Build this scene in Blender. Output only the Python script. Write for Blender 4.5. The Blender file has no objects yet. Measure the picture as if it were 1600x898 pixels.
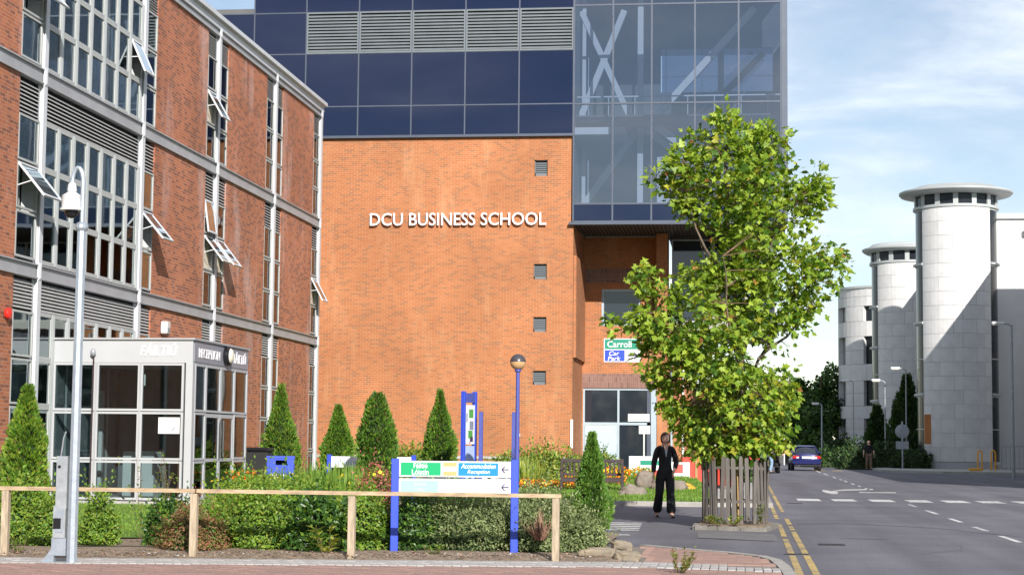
import bpy, bmesh, math, random
import numpy as np
from mathutils import Vector, Matrix, noise

sc = bpy.context.scene
COL = sc.collection
RND = random.Random(11)
NP = np.random.default_rng(11)
rad = math.radians

# ------------------------------------------------------------------ camera
cd = bpy.data.cameras.new('camera'); cam = bpy.data.objects.new('camera', cd); COL.objects.link(cam)
cd.sensor_width = 36; cd.lens = 63.0; cd.clip_end = 6000; cd.clip_start = 0.2
cam.matrix_world = (Matrix.Translation((0, 0, 1.42)) @ Matrix.Rotation(rad(7.148), 4, 'Z')
                    @ Matrix.Rotation(rad(90 + 4.95), 4, 'X') @ Matrix.Rotation(rad(0.573), 4, 'Z'))
sc.camera = cam
# ------------------------------------------------------------------ light
SUN_D = Vector((-0.45, 1.13, -0.615)).normalized()
world = bpy.data.worlds.new('World'); sc.world = world; world.use_nodes = True
wn = world.node_tree; wn.nodes.clear()
def WN(t, **k):
    n = wn.nodes.new(t)
    for a, b in k.items(): setattr(n, a, b)
    return n
sky = WN('ShaderNodeTexSky', sky_type='NISHITA', sun_disc=False)
sky.sun_elevation = math.asin(-SUN_D.z); sky.sun_rotation = math.atan2(-SUN_D.x, -SUN_D.y)
sky.air_density = 1.0; sky.dust_density = 0.03; sky.ozone_density = 2.0
tc = WN('ShaderNodeTexCoord'); mp = WN('ShaderNodeMapping'); mp.inputs['Scale'].default_value = (1.6, 1.6, 5.5)
mp.inputs['Location'].default_value = (18.12, 18.77, 1.97); mp.inputs['Rotation'].default_value = (0.0, 0.12, 0.3)
nz = WN('ShaderNodeTexNoise'); nz.inputs['Scale'].default_value = 3.6; nz.inputs['Detail'].default_value = 9
nz.inputs['Roughness'].default_value = 0.56; nz.inputs['Distortion'].default_value = 0.35
rp = WN('ShaderNodeValToRGB'); rp.color_ramp.elements[0].position = 0.27; rp.color_ramp.elements[1].position = 0.86
rp.color_ramp.elements[0].color = (0, 0, 0, 1); rp.color_ramp.elements[1].color = (0.72, 0.72, 0.72, 1)
mx = WN('ShaderNodeMix', data_type='RGBA'); mx.inputs['B'].default_value = (10.0, 10.0, 10.2, 1)
bg = WN('ShaderNodeBackground'); bg.inputs['Strength'].default_value = 0.086
wo = WN('ShaderNodeOutputWorld')
L = wn.links.new
cr = WN('ShaderNodeValToRGB'); e = cr.color_ramp.elements; e[0].position = 0.50; e[0].color = (0.42, 0.42, 0.43, 1); e[1].position = 0.70; e[1].color = (0.62, 0.60, 0.58, 1)
cm_ = WN('ShaderNodeMix', data_type='RGBA', blend_type='MULTIPLY'); cm_.inputs['Factor'].default_value = 1.0; cm_.inputs['B'].default_value = (24, 24, 24, 1)
wn.links.new(nz.outputs['Fac'], cr.inputs['Fac']); wn.links.new(cr.outputs['Color'], cm_.inputs['A']); wn.links.new(cm_.outputs['Result'], mx.inputs['B'])
L(tc.outputs['Generated'], mp.inputs['Vector']); L(mp.outputs['Vector'], nz.inputs['Vector'])
L(nz.outputs['Fac'], rp.inputs['Fac']); L(rp.outputs['Color'], mx.inputs['Factor'])
L(sky.outputs['Color'], mx.inputs['A']); L(mx.outputs['Result'], bg.inputs['Color']); L(bg.outputs['Background'], wo.inputs['Surface'])
sd = bpy.data.lights.new('sun', 'SUN'); sd.energy = 4.9; sd.angle = rad(0.5); sd.color = (1.0, 0.95, 0.88)
so = bpy.data.objects.new('sun', sd); COL.objects.link(so); so.rotation_mode = 'QUATERNION'
so.rotation_quaternion = SUN_D.to_track_quat('-Z', 'Y'); so.location = (20, -40, 40)
sc.view_settings.view_transform = 'Standard'; sc.view_settings.look = 'None'
sc.view_settings.exposure = 0.46; sc.view_settings.gamma = 1.0
try: sc.view_settings.use_curve_mapping = False
except Exception: pass
try:
    sc.cycles.use_denoising = True; sc.cycles.max_bounces = 8; sc.cycles.transparent_max_bounces = 16
    sc.cycles.caustics_reflective = False; sc.cycles.caustics_refractive = False
except Exception: pass

# ------------------------------------------------------------------ materials
M = {}
def lin(c):
    return tuple(((v / 255) / 12.92 if v <= 10 else ((v / 255 + 0.055) / 1.055) ** 2.4) for v in c)
def newmat(name):
    m = bpy.data.materials.new(name); m.use_nodes = True; M[name] = m
    nt = m.node_tree; b = nt.nodes['Principled BSDF']
    return m, nt, b
def setspec(b, v):
    b.inputs['Specular IOR Level'].default_value = v
def P(name, col, rough=0.6, var=0.12, scale=4.0, bump=0.0, bscale=None, metal=0.0, spec=0.5, stretch=None, col2=None):
    m, nt, b = newmat(name)
    b.inputs['Roughness'].default_value = rough; b.inputs['Metallic'].default_value = metal; setspec(b, spec)
    n = nt.nodes.new; l = nt.links.new
    t = n('ShaderNodeTexCoord'); src = t.outputs['Object']
    if stretch:
        mpn = n('ShaderNodeMapping'); mpn.inputs['Scale'].default_value = stretch; l(src, mpn.inputs['Vector']); src = mpn.outputs['Vector']
    z = n('ShaderNodeTexNoise'); z.inputs['Scale'].default_value = scale; z.inputs['Detail'].default_value = 7; z.inputs['Roughness'].default_value = 0.62
    l(src, z.inputs['Vector'])
    r = n('ShaderNodeMix'); r.data_type = 'RGBA'
    c2 = col2 or tuple(min(1, c * (1 + var)) for c in col); c1 = tuple(c * (1 - var) for c in col) if not col2 else col
    r.inputs['A'].default_value = (*c1, 1); r.inputs['B'].default_value = (*c2, 1)
    k = n('ShaderNodeMapRange'); k.inputs['From Min'].default_value = 0.3; k.inputs['From Max'].default_value = 0.7
    l(z.outputs['Fac'], k.inputs['Value']); l(k.outputs['Result'], r.inputs['Factor']); l(r.outputs['Result'], b.inputs['Base Color'])
    if bump:
        z2 = n('ShaderNodeTexNoise'); z2.inputs['Scale'].default_value = bscale or scale * 6; z2.inputs['Detail'].default_value = 5
        l(src, z2.inputs['Vector'])
        bp = n('ShaderNodeBump'); bp.inputs['Strength'].default_value = bump; bp.inputs['Distance'].default_value = 0.02
        l(z2.outputs['Fac'], bp.inputs['Height']); l(bp.outputs['Normal'], b.inputs['Normal'])
    return m
def brickmat(name, ca, cb, cdark, mortar, dark_at=0.86, stain=(0.75, 0.62, 0.52), stain_amt=0.35, soldier=False, seed=0.0):
    m, nt, b = newmat(name); n = nt.nodes.new; l = nt.links.new
    b.inputs['Roughness'].default_value = 0.85; setspec(b, 0.25)
    t = n('ShaderNodeTexCoord'); s = n('ShaderNodeSeparateXYZ'); l(t.outputs['Object'], s.inputs[0])
    a = n('ShaderNodeMath'); a.operation = 'ADD'; l(s.outputs['X'], a.inputs[0]); l(s.outputs['Y'], a.inputs[1])
    c = n('ShaderNodeCombineXYZ')
    if soldier: l(s.outputs['Z'], c.inputs['X']); l(a.outputs[0], c.inputs['Y'])
    else: l(a.outputs[0], c.inputs['X']); l(s.outputs['Z'], c.inputs['Y'])
    def brick(c1, c2, mo, bias=0.0):
        k = n('ShaderNodeTexBrick'); k.inputs['Scale'].default_value = 1; k.inputs['Brick Width'].default_value = 0.225
        k.inputs['Row Height'].default_value = 0.075; k.inputs['Mortar Size'].default_value = 0.0055; k.inputs['Mortar Smooth'].default_value = 0.1
        k.inputs['Bias'].default_value = bias; k.offset = 0.0 if soldier else 0.5
        k.inputs['Color1'].default_value = (*c1, 1); k.inputs['Color2'].default_value = (*c2, 1); k.inputs['Mortar'].default_value = (*mo, 1)
        l(c.outputs[0], k.inputs['Vector']); return k
    k1 = brick(ca, cb, mortar)
    k2 = brick((0, 0, 0), (1, 1, 1), (0, 0, 0))
    zn = n('ShaderNodeTexNoise'); zn.inputs['Scale'].default_value = 0.45; zn.inputs['Detail'].default_value = 3; l(t.outputs['Object'], zn.inputs['Vector'])
    su = n('ShaderNodeMath'); su.operation = 'ADD'; l(k2.outputs['Color'], su.inputs[0])
    zz = n('ShaderNodeMapRange'); zz.inputs['From Min'].default_value = 0.3; zz.inputs['From Max'].default_value = 0.7
    zz.inputs['To Min'].default_value = -0.12; zz.inputs['To Max'].default_value = 0.12; l(zn.outputs['Fac'], zz.inputs['Value']); l(zz.outputs['Result'], su.inputs[1])
    gt = n('ShaderNodeMath'); gt.operation = 'GREATER_THAN'; gt.inputs[1].default_value = dark_at; l(su.outputs[0], gt.inputs[0])
    m1 = n('ShaderNodeMix'); m1.data_type = 'RGBA'; m1.inputs['B'].default_value = (*cdark, 1)
    dm = n('ShaderNodeMath'); dm.operation = 'MULTIPLY'; dm.inputs[1].default_value = 0.5; l(gt.outputs[0], dm.inputs[0])
    l(dm.outputs[0], m1.inputs['Factor']); l(k1.outputs['Color'], m1.inputs['A'])
    # pale lime bloom in vertical patches
    mp2 = n('ShaderNodeMapping'); mp2.inputs['Scale'].default_value = (1.1, 1.1, 0.25); mp2.inputs['Location'].default_value = (seed, seed, 0)
    l(t.outputs['Object'], mp2.inputs['Vector'])
    z3 = n('ShaderNodeTexNoise'); z3.inputs['Scale'].default_value = 0.9; z3.inputs['Detail'].default_value = 6; z3.inputs['Roughness'].default_value = 0.7
    l(mp2.outputs['Vector'], z3.inputs['Vector'])
    r3 = n('ShaderNodeMapRange'); r3.inputs['From Min'].default_value = 0.52; r3.inputs['From Max'].default_value = 0.78
    r3.inputs['To Max'].default_value = stain_amt; l(z3.outputs['Fac'], r3.inputs['Value'])
    m2 = n('ShaderNodeMix'); m2.data_type = 'RGBA'; m2.inputs['B'].default_value = (*stain, 1)
    l(r3.outputs['Result'], m2.inputs['Factor']); l(m1.outputs['Result'], m2.inputs['A'])
    z4 = n('ShaderNodeTexNoise'); z4.inputs['Scale'].default_value = 0.35; z4.inputs['Detail'].default_value = 4; l(t.outputs['Object'], z4.inputs['Vector'])
    r4 = n('ShaderNodeMapRange'); r4.inputs['From Min'].default_value = 0.3; r4.inputs['From Max'].default_value = 0.7
    r4.inputs['To Min'].default_value = 0.82; r4.inputs['To Max'].default_value = 1.12; l(z4.outputs['Fac'], r4.inputs['Value'])
    hs = n('ShaderNodeHueSaturation'); l(r4.outputs['Result'], hs.inputs['Value']); l(m2.outputs['Result'], hs.inputs['Color'])
    l(hs.outputs['Color'], b.inputs['Base Color'])
    bp = n('ShaderNodeBump'); bp.inputs['Strength'].default_value = 0.6; bp.inputs['Distance'].default_value = 0.008; bp.invert = True
    l(k1.outputs['Fac'], bp.inputs['Height']); l(bp.outputs['Normal'], b.inputs['Normal'])
    return m
def glass(name, tint, gloss=(1, 1, 1), ior=1.7, base=0.06):
    m = bpy.data.materials.new(name); m.use_nodes = True; M[name] = m
    nt = m.node_tree; nt.nodes.clear(); n = nt.nodes.new; l = nt.links.new
    tr = n('ShaderNodeBsdfTransparent'); tr.inputs['Color'].default_value = (*tint, 1)
    gl = n('ShaderNodeBsdfGlossy'); gl.inputs['Roughness'].default_value = 0.02; gl.inputs['Color'].default_value = (*gloss, 1)
    fr = n('ShaderNodeFresnel'); fr.inputs['IOR'].default_value = ior
    ad = n('ShaderNodeMath'); ad.operation = 'ADD'; ad.inputs[1].default_value = base; ad.use_clamp = True; l(fr.outputs[0], ad.inputs[0])
    t = n('ShaderNodeTexCoord'); z = n('ShaderNodeTexNoise'); z.inputs['Scale'].default_value = 0.7; l(t.outputs['Object'], z.inputs['Vector'])
    bp = n('ShaderNodeBump'); bp.inputs['Strength'].default_value = 0.03; bp.inputs['Distance'].default_value = 0.05
    l(z.outputs['Fac'], bp.inputs['Height']); l(bp.outputs['Normal'], gl.inputs['Normal'])
    mi = n('ShaderNodeMixShader'); o = n('ShaderNodeOutputMaterial')
    l(ad.outputs[0], mi.inputs[0]); l(tr.outputs[0], mi.inputs[1]); l(gl.outputs[0], mi.inputs[2]); l(mi.outputs[0], o.inputs['Surface'])
    return m
def leafmat(name, col, rough=0.45, trans=0.35, var=0.25):
    m, nt, b = newmat(name); n = nt.nodes.new; l = nt.links.new
    b.inputs['Roughness'].default_value = rough; setspec(b, 0.35)
    t = n('ShaderNodeTexCoord'); z = n('ShaderNodeTexNoise'); z.inputs['Scale'].default_value = 3.0; l(t.outputs['Object'], z.inputs['Vector'])
    hs = n('ShaderNodeHueSaturation'); hs.inputs['Color'].default_value = (*col, 1)
    r = n('ShaderNodeMapRange'); r.inputs['From Min'].default_value = 0.3; r.inputs['From Max'].default_value = 0.7
    r.inputs['To Min'].default_value = 1 - var; r.inputs['To Max'].default_value = 1 + var
    l(z.outputs['Fac'], r.inputs['Value']); l(r.outputs['Result'], hs.inputs['Value']); l(hs.outputs['Color'], b.inputs['Base Color'])
    tl = n('ShaderNodeBsdfTranslucent'); tl.inputs['Color'].default_value = (min(1, col[0] * 1.6), min(1, col[1] * 1.5), col[2] * 0.7, 1)
    mi = n('ShaderNodeMixShader'); mi.inputs[0].default_value = trans
    o = nt.nodes['Material Output']; l(b.outputs[0], mi.inputs[1]); l(tl.outputs[0], mi.inputs[2]); l(mi.outputs[0], o.inputs['Surface'])
    return m

brickmat('brick_orange', (0.445, 0.170, 0.072), (0.375, 0.132, 0.055), (0.26, 0.135, 0.075), (0.52, 0.32, 0.19), 0.78, (0.62, 0.36, 0.20), 0.5, seed=3.1)
brickmat('brick_red', (0.51, 0.180, 0.085), (0.375, 0.118, 0.060), (0.17, 0.085, 0.06), (0.46, 0.30, 0.24), 0.70, (0.66, 0.50, 0.47), 0.75, seed=8.3)
brickmat('brick_soldier', (0.27, 0.155, 0.125), (0.21, 0.115, 0.095), (0.12, 0.08, 0.075), (0.33, 0.24, 0.2), 0.92, (0.5, 0.4, 0.36), 0.2, soldier=True)
P('steel_white', (0.60, 0.61, 0.64), 0.45, 0.08, 1.2, stretch=(1, 1, 0.3))
P('steel_grey', (0.36, 0.36, 0.375), 0.5, 0.12, 1.5)
P('frame_grey', (0.44, 0.45, 0.44), 0.5, 0.08, 2)
P('fin', (0.54, 0.57, 0.57), 0.6, 0.08, 2)
P('slat', (0.50, 0.49, 0.48), 0.5, 0.1, 2)
P('black_gap', (0.015, 0.015, 0.017), 0.8, 0.1, 2)
P('interior', (0.16, 0.18, 0.19), 0.9, 0.2, 0.8)
P('slab', (0.42, 0.43, 0.43), 0.8, 0.1, 0.8)
P('blind', (0.80, 0.70, 0.56), 0.8, 0.06, 1.5, stretch=(1, 6, 0.3))
P('curtain_white', (0.72, 0.74, 0.73), 0.8, 0.06, 1.5, stretch=(1, 6, 0.3))
P('concrete', (0.40, 0.39, 0.37), 0.85, 0.18, 2.5, 0.3)
P('roof_felt', (0.12, 0.12, 0.125), 0.9, 0.2, 1)
P('curtain_metal', (0.085, 0.10, 0.135), 0.4, 0.08, 2, metal=0.3)
P('louvre_metal', (0.145, 0.165, 0.18), 0.45, 0.1, 2)
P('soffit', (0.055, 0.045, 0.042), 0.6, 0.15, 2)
P('brace', (0.80, 0.83, 0.83), 0.5, 0.06, 1)
P('brace_shadow', (0.30, 0.28, 0.28), 0.5, 0.06, 1)
P('door_paint', (0.42, 0.52, 0.58), 0.5, 0.06, 1.5)
P('door_frame', (0.36, 0.44, 0.50), 0.45, 0.05, 1.5)
P('white_paint', (0.80, 0.80, 0.80), 0.5, 0.03, 3)
P('sign_white', (0.70, 0.71, 0.72), 0.35, 0.02, 3)
P('letter_white', (0.80, 0.78, 0.80), 0.4, 0.02, 3)
P('sign_green', (0.0, 0.36, 0.13), 0.35, 0.03, 3)
P('sign_green2', (0.02, 0.26, 0.17), 0.4, 0.03, 3)
P('sign_blue', (0.005, 0.22, 0.60), 0.35, 0.03, 3)
P('sign_blue2', (0.03, 0.075, 0.50), 0.4, 0.03, 3)
P('sign_tan', (0.50, 0.36, 0.14), 0.5, 0.05, 3)
P('sign_faded', (0.30, 0.62, 0.56), 0.5, 0.04, 3)
P('sign_faded2', (0.48, 0.68, 0.68), 0.5, 0.03, 3)
P('sign_red', (0.60, 0.08, 0.06), 0.5, 0.05, 3)
P('sign_ink', (0.045, 0.025, 0.09), 0.5, 0.05, 3)
P('blue_post', (0.035, 0.075, 0.52), 0.4, 0.07, 3)
P('blue_post_dark', (0.07, 0.085, 0.33), 0.45, 0.1, 3)
P('galv', (0.34, 0.38, 0.43), 0.42, 0.14, 14, metal=0.35)
P('galv_dark', (0.33, 0.35, 0.37), 0.5, 0.2, 9, metal=0.3)
P('cctv_white', (0.66, 0.66, 0.66), 0.3, 0.03, 3)
P('black_plastic', (0.012, 0.012, 0.014), 0.3, 0.1, 3)
P('rubber', (0.018, 0.018, 0.018), 0.8, 0.1, 8)
P('wood_rail', (0.42, 0.305, 0.19), 0.8, 0.38, 3, 0.25, stretch=(1.2, 9, 9), bscale=14)
P('wood_post', (0.40, 0.32, 0.225), 0.85, 0.40, 3, 0.25, stretch=(9, 9, 1.2), bscale=14)
P('wood_grey', (0.125, 0.110, 0.098), 0.85, 0.3, 3, 0.3, stretch=(9, 9, 1.0), bscale=14)
P('wood_stake', (0.42, 0.27, 0.12), 0.85, 0.25, 3, 0.3, stretch=(9, 9, 1.0), bscale=14)
P('wood_bench', (0.040, 0.022, 0.024), 0.55, 0.3, 3, 0.2, stretch=(3, 9, 3), bscale=14)
P('bark', (0.14, 0.105, 0.075), 0.9, 0.35, 5, 0.6, stretch=(4, 4, 1))
P('twig', (0.16, 0.10, 0.06), 0.9, 0.3, 5, 0.3)
P('dry_twig', (0.34, 0.19, 0.13), 0.9, 0.3, 5, 0.3)
P('stone', (0.62, 0.612, 0.61), 0.75, 0.08, 1.4, 0.1, bscale=30)
P('stone2', (0.59, 0.583, 0.58), 0.75, 0.07, 1.4, 0.1, bscale=30)
P('stone_plinth', (0.40, 0.40, 0.41), 0.8, 0.1, 1.4, 0.15)
P('render_white', (0.68, 0.68, 0.68), 0.8, 0.05, 0.5)
P('lead_roof', (0.40, 0.42, 0.42), 0.5, 0.1, 0.6)
P('tower_pane', (0.016, 0.02, 0.026), 0.18, 0.2, 0.5, spec=0.25)
P('dark_pane', (0.018, 0.024, 0.034), 0.04, 0.2, 0.5, spec=0.8)
P('spandrel', (0.001, 0.002, 0.016), 0.02, 0.15, 0.4, 0.02, 0.6, spec=0.5); M['spandrel'].node_tree.nodes['Principled BSDF'].inputs['IOR'].default_value = 2.0; M['spandrel'].node_tree.nodes['Principled BSDF'].inputs['Specular Tint'].default_value = (0.48, 0.55, 0.76, 1)
P('orange_board', (0.45, 0.17, 0.05), 0.7, 0.1, 2)
P('rock', (0.30, 0.235, 0.19), 0.9, 0.3, 2.2, 0.8, bscale=9, col2=(0.19, 0.165, 0.14))
P('rock_slab', (0.34, 0.27, 0.18), 0.9, 0.3, 3, 0.9, bscale=12, col2=(0.19, 0.165, 0.13))
P('soil', (0.33, 0.25, 0.18), 0.95, 0.3, 5, 0.9, bscale=26, col2=(0.15, 0.11, 0.075))
P('lawn', (0.085, 0.17, 0.022), 0.9, 0.3, 3, 0.6, bscale=50, col2=(0.13, 0.215, 0.035))
P('far_field', (0.08, 0.13, 0.035), 0.95, 0.25, 0.2)
P('sett', (0.38, 0.36, 0.345), 0.85, 0.16, 2.0, 0.35, bscale=40)
P('pit_kerb', (0.20, 0.185, 0.165), 0.9, 0.3, 5.0, 0.6, bscale=20)
P('kerb', (0.32, 0.30, 0.275), 0.85, 0.16, 3.0, 0.35, bscale=30)
P('paver_red', (0.335, 0.205, 0.170), 0.85, 0.2, 1.6, 0.3, bscale=40, col2=(0.25, 0.165, 0.14))
P('paver_bed', (0.20, 0.17, 0.145), 0.95, 0.2, 6)
def worn(name, col, lo, hi):
    m, nt, b = newmat(name); n = nt.nodes.new; l = nt.links.new; b.inputs['Roughness'].default_value = 0.75
    t = n('ShaderNodeTexCoord'); z = n('ShaderNodeTexNoise'); z.inputs['Scale'].default_value = 7; z.inputs['Detail'].default_value = 9; z.inputs['Roughness'].default_value = 0.75; l(t.outputs['Object'], z.inputs['Vector'])
    z2 = n('ShaderNodeTexNoise'); z2.inputs['Scale'].default_value = 0.8; l(t.outputs['Object'], z2.inputs['Vector'])
    a = n('ShaderNodeMath'); a.operation = 'MULTIPLY_ADD'; a.inputs[1].default_value = 0.5; l(z2.outputs['Fac'], a.inputs[0]); l(z.outputs['Fac'], a.inputs[2])
    r = n('ShaderNodeMapRange'); r.inputs['From Min'].default_value = lo; r.inputs['From Max'].default_value = hi; l(a.outputs[0], r.inputs['Value'])
    x = n('ShaderNodeMix'); x.data_type = 'RGBA'; x.inputs['A'].default_value = (*col, 1); x.inputs['B'].default_value = (0.13, 0.125, 0.13, 1); l(r.outputs['Result'], x.inputs['Factor']); l(x.outputs['Result'], b.inputs['Base Color'])
worn('mark_white', (0.60, 0.60, 0.59), 0.74, 0.92); worn('mark_yellow', (0.52, 0.37, 0.12), 0.70, 0.90)
P('tar', (0.022, 0.022, 0.024), 0.7, 0.2, 6)
P('yellow_metal', (0.75, 0.36, 0.03), 0.5, 0.08, 3)
P('red_plastic', (0.62, 0.06, 0.035), 0.5, 0.12, 2)
P('black_cloth', (0.010, 0.009, 0.011), 0.85, 0.2, 12, 0.15, bscale=60)
P('black_trouser', (0.009, 0.009, 0.010), 0.85, 0.2, 12, 0.15, bscale=60)
P('skin', (0.66, 0.40, 0.30), 0.55, 0.06, 8)
P('hair_brown', (0.075, 0.024, 0.012), 0.5, 0.3, 20, stretch=(6, 6, 1))
P('hair_dark', (0.02, 0.014, 0.01), 0.6, 0.3, 20)
P('blouse', (0.42, 0.44, 0.50), 0.7, 0.06, 8)
P('beads', (0.35, 0.20, 0.16), 0.35, 0.1, 8)
P('lip', (0.42, 0.12, 0.10), 0.5, 0.05, 8)
P('eye_dark', (0.03, 0.02, 0.015), 0.3, 0.05, 8)
P('jeans', (0.24, 0.36, 0.52), 0.85, 0.15, 9)
P('dark_jumper', (0.035, 0.042, 0.045), 0.9, 0.15, 9)
P('khaki', (0.20, 0.13, 0.08), 0.9, 0.15, 9)
P('car_blue', (0.012, 0.016, 0.11), 0.22, 0.05, 1, metal=0.25, spec=0.7)
P('van_white', (0.78, 0.78, 0.78), 0.3, 0.02, 1)
P('tail_red', (0.45, 0.015, 0.012), 0.12, 0.05, 2, spec=0.8)
P('tail_clear', (0.75, 0.70, 0.70), 0.1, 0.05, 2, spec=0.8)
P('chrome', (0.6, 0.6, 0.62), 0.15, 0.05, 2, metal=1.0)
P('lamp_glass', (0.60, 0.36, 0.17), 0.25, 0.1, 3)
P('lamp_cap', (0.06, 0.055, 0.065), 0.35, 0.1, 3)
P('alarm_red', (0.70, 0.03, 0.02), 0.4, 0.05, 3)
P('orange_flower', (0.85, 0.20, 0.01), 0.6, 0.2, 12)
P('yellow_flower', (0.85, 0.60, 0.02), 0.6, 0.15, 12)
P('map_green', (0.08, 0.30, 0.06), 0.5, 0.2, 12)
P('map_grey', (0.22, 0.24, 0.30), 0.5, 0.3, 12)
P('panel_pale', (0.40, 0.50, 0.72), 0.4, 0.05, 3)
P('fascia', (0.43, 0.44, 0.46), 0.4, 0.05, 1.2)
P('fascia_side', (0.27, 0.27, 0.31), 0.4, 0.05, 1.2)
P('cream', (0.75, 0.70, 0.58), 0.3, 0.04, 3)
glass('glass_office', (0.82, 0.90, 0.92), (0.85, 0.97, 1.0), ior=1.8, base=0.15)
glass('glass_kiosk', (0.74, 0.80, 0.81), (0.85, 0.97, 1.0), ior=1.5, base=0.0)
glass('glass_narrow', (0.93, 0.96, 0.96), ior=1.4, base=0.0)
glass('glass_box', (0.42, 0.47, 0.55), (0.85, 0.9, 1.0), ior=1.8, base=0.12)
glass('glass_sash', (0.40, 0.50, 0.70), (0.75, 0.88, 1.0), ior=1.8, base=0.38)
leafmat('leaf_plane1', (0.190, 0.300, 0.028)); leafmat('leaf_plane2', (0.320, 0.425, 0.050)); leafmat('leaf_plane3', (0.065, 0.145, 0.016))
leafmat('leaf_plane4', (0.396, 0.385, 0.044)); leafmat('leaf_plane5', (0.429, 0.195, 0.065))
leafmat('thuja1', (0.093, 0.190, 0.015), 0.6, 0.15); leafmat('thuja2', (0.053, 0.127, 0.014), 0.6, 0.15); leafmat('thuja3', (0.185, 0.265, 0.026), 0.6, 0.15)
leafmat('cyp1', (0.083, 0.183, 0.022), 0.6, 0.2); leafmat('cyp2', (0.139, 0.249, 0.039), 0.6, 0.2)
leafmat('shrub_a', (0.169, 0.293, 0.032), 0.45, 0.3); leafmat('shrub_b', (0.096, 0.193, 0.028), 0.45, 0.25); leafmat('shrub_c', (0.254, 0.318, 0.045), 0.45, 0.3)
leafmat('dark_a', (0.034, 0.090, 0.017), 0.35, 0.2); leafmat('dark_b', (0.065, 0.137, 0.023), 0.35, 0.2)
leafmat('hebe_a', (0.166, 0.218, 0.079), 0.55, 0.2); leafmat('hebe_b', (0.260, 0.297, 0.133), 0.55, 0.2); leafmat('hebe_c', (0.081, 0.115, 0.040), 0.55, 0.2)
leafmat('red_a', (0.299, 0.124, 0.072), 0.55, 0.25); leafmat('red_b', (0.195, 0.150, 0.052), 0.55, 0.25); leafmat('red_c', (0.468, 0.130, 0.130), 0.55, 0.25)
leafmat('grassy_a', (0.221, 0.338, 0.058), 0.5, 0.3); leafmat('grassy_b', (0.124, 0.240, 0.033), 0.5, 0.3)
leafmat('far_a', (0.047, 0.101, 0.019), 0.55, 0.2); leafmat('far_b', (0.084, 0.168, 0.028), 0.55, 0.2); leafmat('far_c', (0.023, 0.052, 0.014), 0.55, 0.2)
leafmat('pale_a', (0.363, 0.396, 0.077), 0.5, 0.3); leafmat('olive_a', (0.247, 0.280, 0.065), 0.5, 0.3)
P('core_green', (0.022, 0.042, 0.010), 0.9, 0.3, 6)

# tarmac with patches and grain
def tarmac():
    m, nt, b = newmat('tarmac'); n = nt.nodes.new; l = nt.links.new
    b.inputs['Roughness'].default_value = 0.82; setspec(b, 0.35)
    t = n('ShaderNodeTexCoord')
    a = n('ShaderNodeTexNoise'); a.inputs['Scale'].default_value = 0.35; a.inputs['Detail'].default_value = 8; a.inputs['Roughness'].default_value = 0.65
    f = n('ShaderNodeTexNoise'); f.inputs['Scale'].default_value = 38; f.inputs['Detail'].default_value = 3
    st = n('ShaderNodeMapping'); st.inputs['Scale'].default_value = (1.2, 0.06, 1); w = n('ShaderNodeTexNoise'); w.inputs['Scale'].default_value = 1.0; w.inputs['Detail'].default_value = 4
    l(t.outputs['Object'], a.inputs['Vector']); l(t.outputs['Object'], f.inputs['Vector']); l(t.outputs['Object'], st.inputs['Vector']); l(st.outputs['Vector'], w.inputs['Vector'])
    c = n('ShaderNodeValToRGB'); e = c.color_ramp.elements; e[0].position = 0.3; e[0].color = (0.106, 0.102, 0.120, 1); e[1].position = 0.7; e[1].color = (0.160, 0.155, 0.178, 1)
    l(a.outputs['Fac'], c.inputs['Fac'])
    r = n('ShaderNodeMapRange'); r.inputs['From Min'].default_value = 0.3; r.inputs['From Max'].default_value = 0.7; r.inputs['To Min'].default_value = 0.82; r.inputs['To Max'].default_value = 1.16
    l(w.outputs['Fac'], r.inputs['Value'])
    r2 = n('ShaderNodeMapRange'); r2.inputs['From Min'].default_value = 0.35; r2.inputs['From Max'].default_value = 0.65; r2.inputs['To Min'].default_value = 0.75; r2.inputs['To Max'].default_value = 1.25
    l(f.outputs['Fac'], r2.inputs['Value'])
    mu = n('ShaderNodeMath'); mu.operation = 'MULTIPLY'; l(r.outputs['Result'], mu.inputs[0]); l(r2.outputs['Result'], mu.inputs[1])
    h = n('ShaderNodeHueSaturation'); l(c.outputs['Color'], h.inputs['Color']); l(mu.outputs[0], h.inputs['Value']); l(h.outputs['Color'], b.inputs['Base Color'])
    bp = n('ShaderNodeBump'); bp.inputs['Strength'].default_value = 0.5; bp.inputs['Distance'].default_value = 0.01; l(f.outputs['Fac'], bp.inputs['Height']); l(bp.outputs['Normal'], b.inputs['Normal'])
tarmac()
P('tarmac_dark', (0.085, 0.082, 0.09), 0.8, 0.25, 2, 0.4, bscale=60)
P('tarmac_patch', (0.155, 0.148, 0.155), 0.85, 0.2, 3, 0.4, bscale=60)

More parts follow.
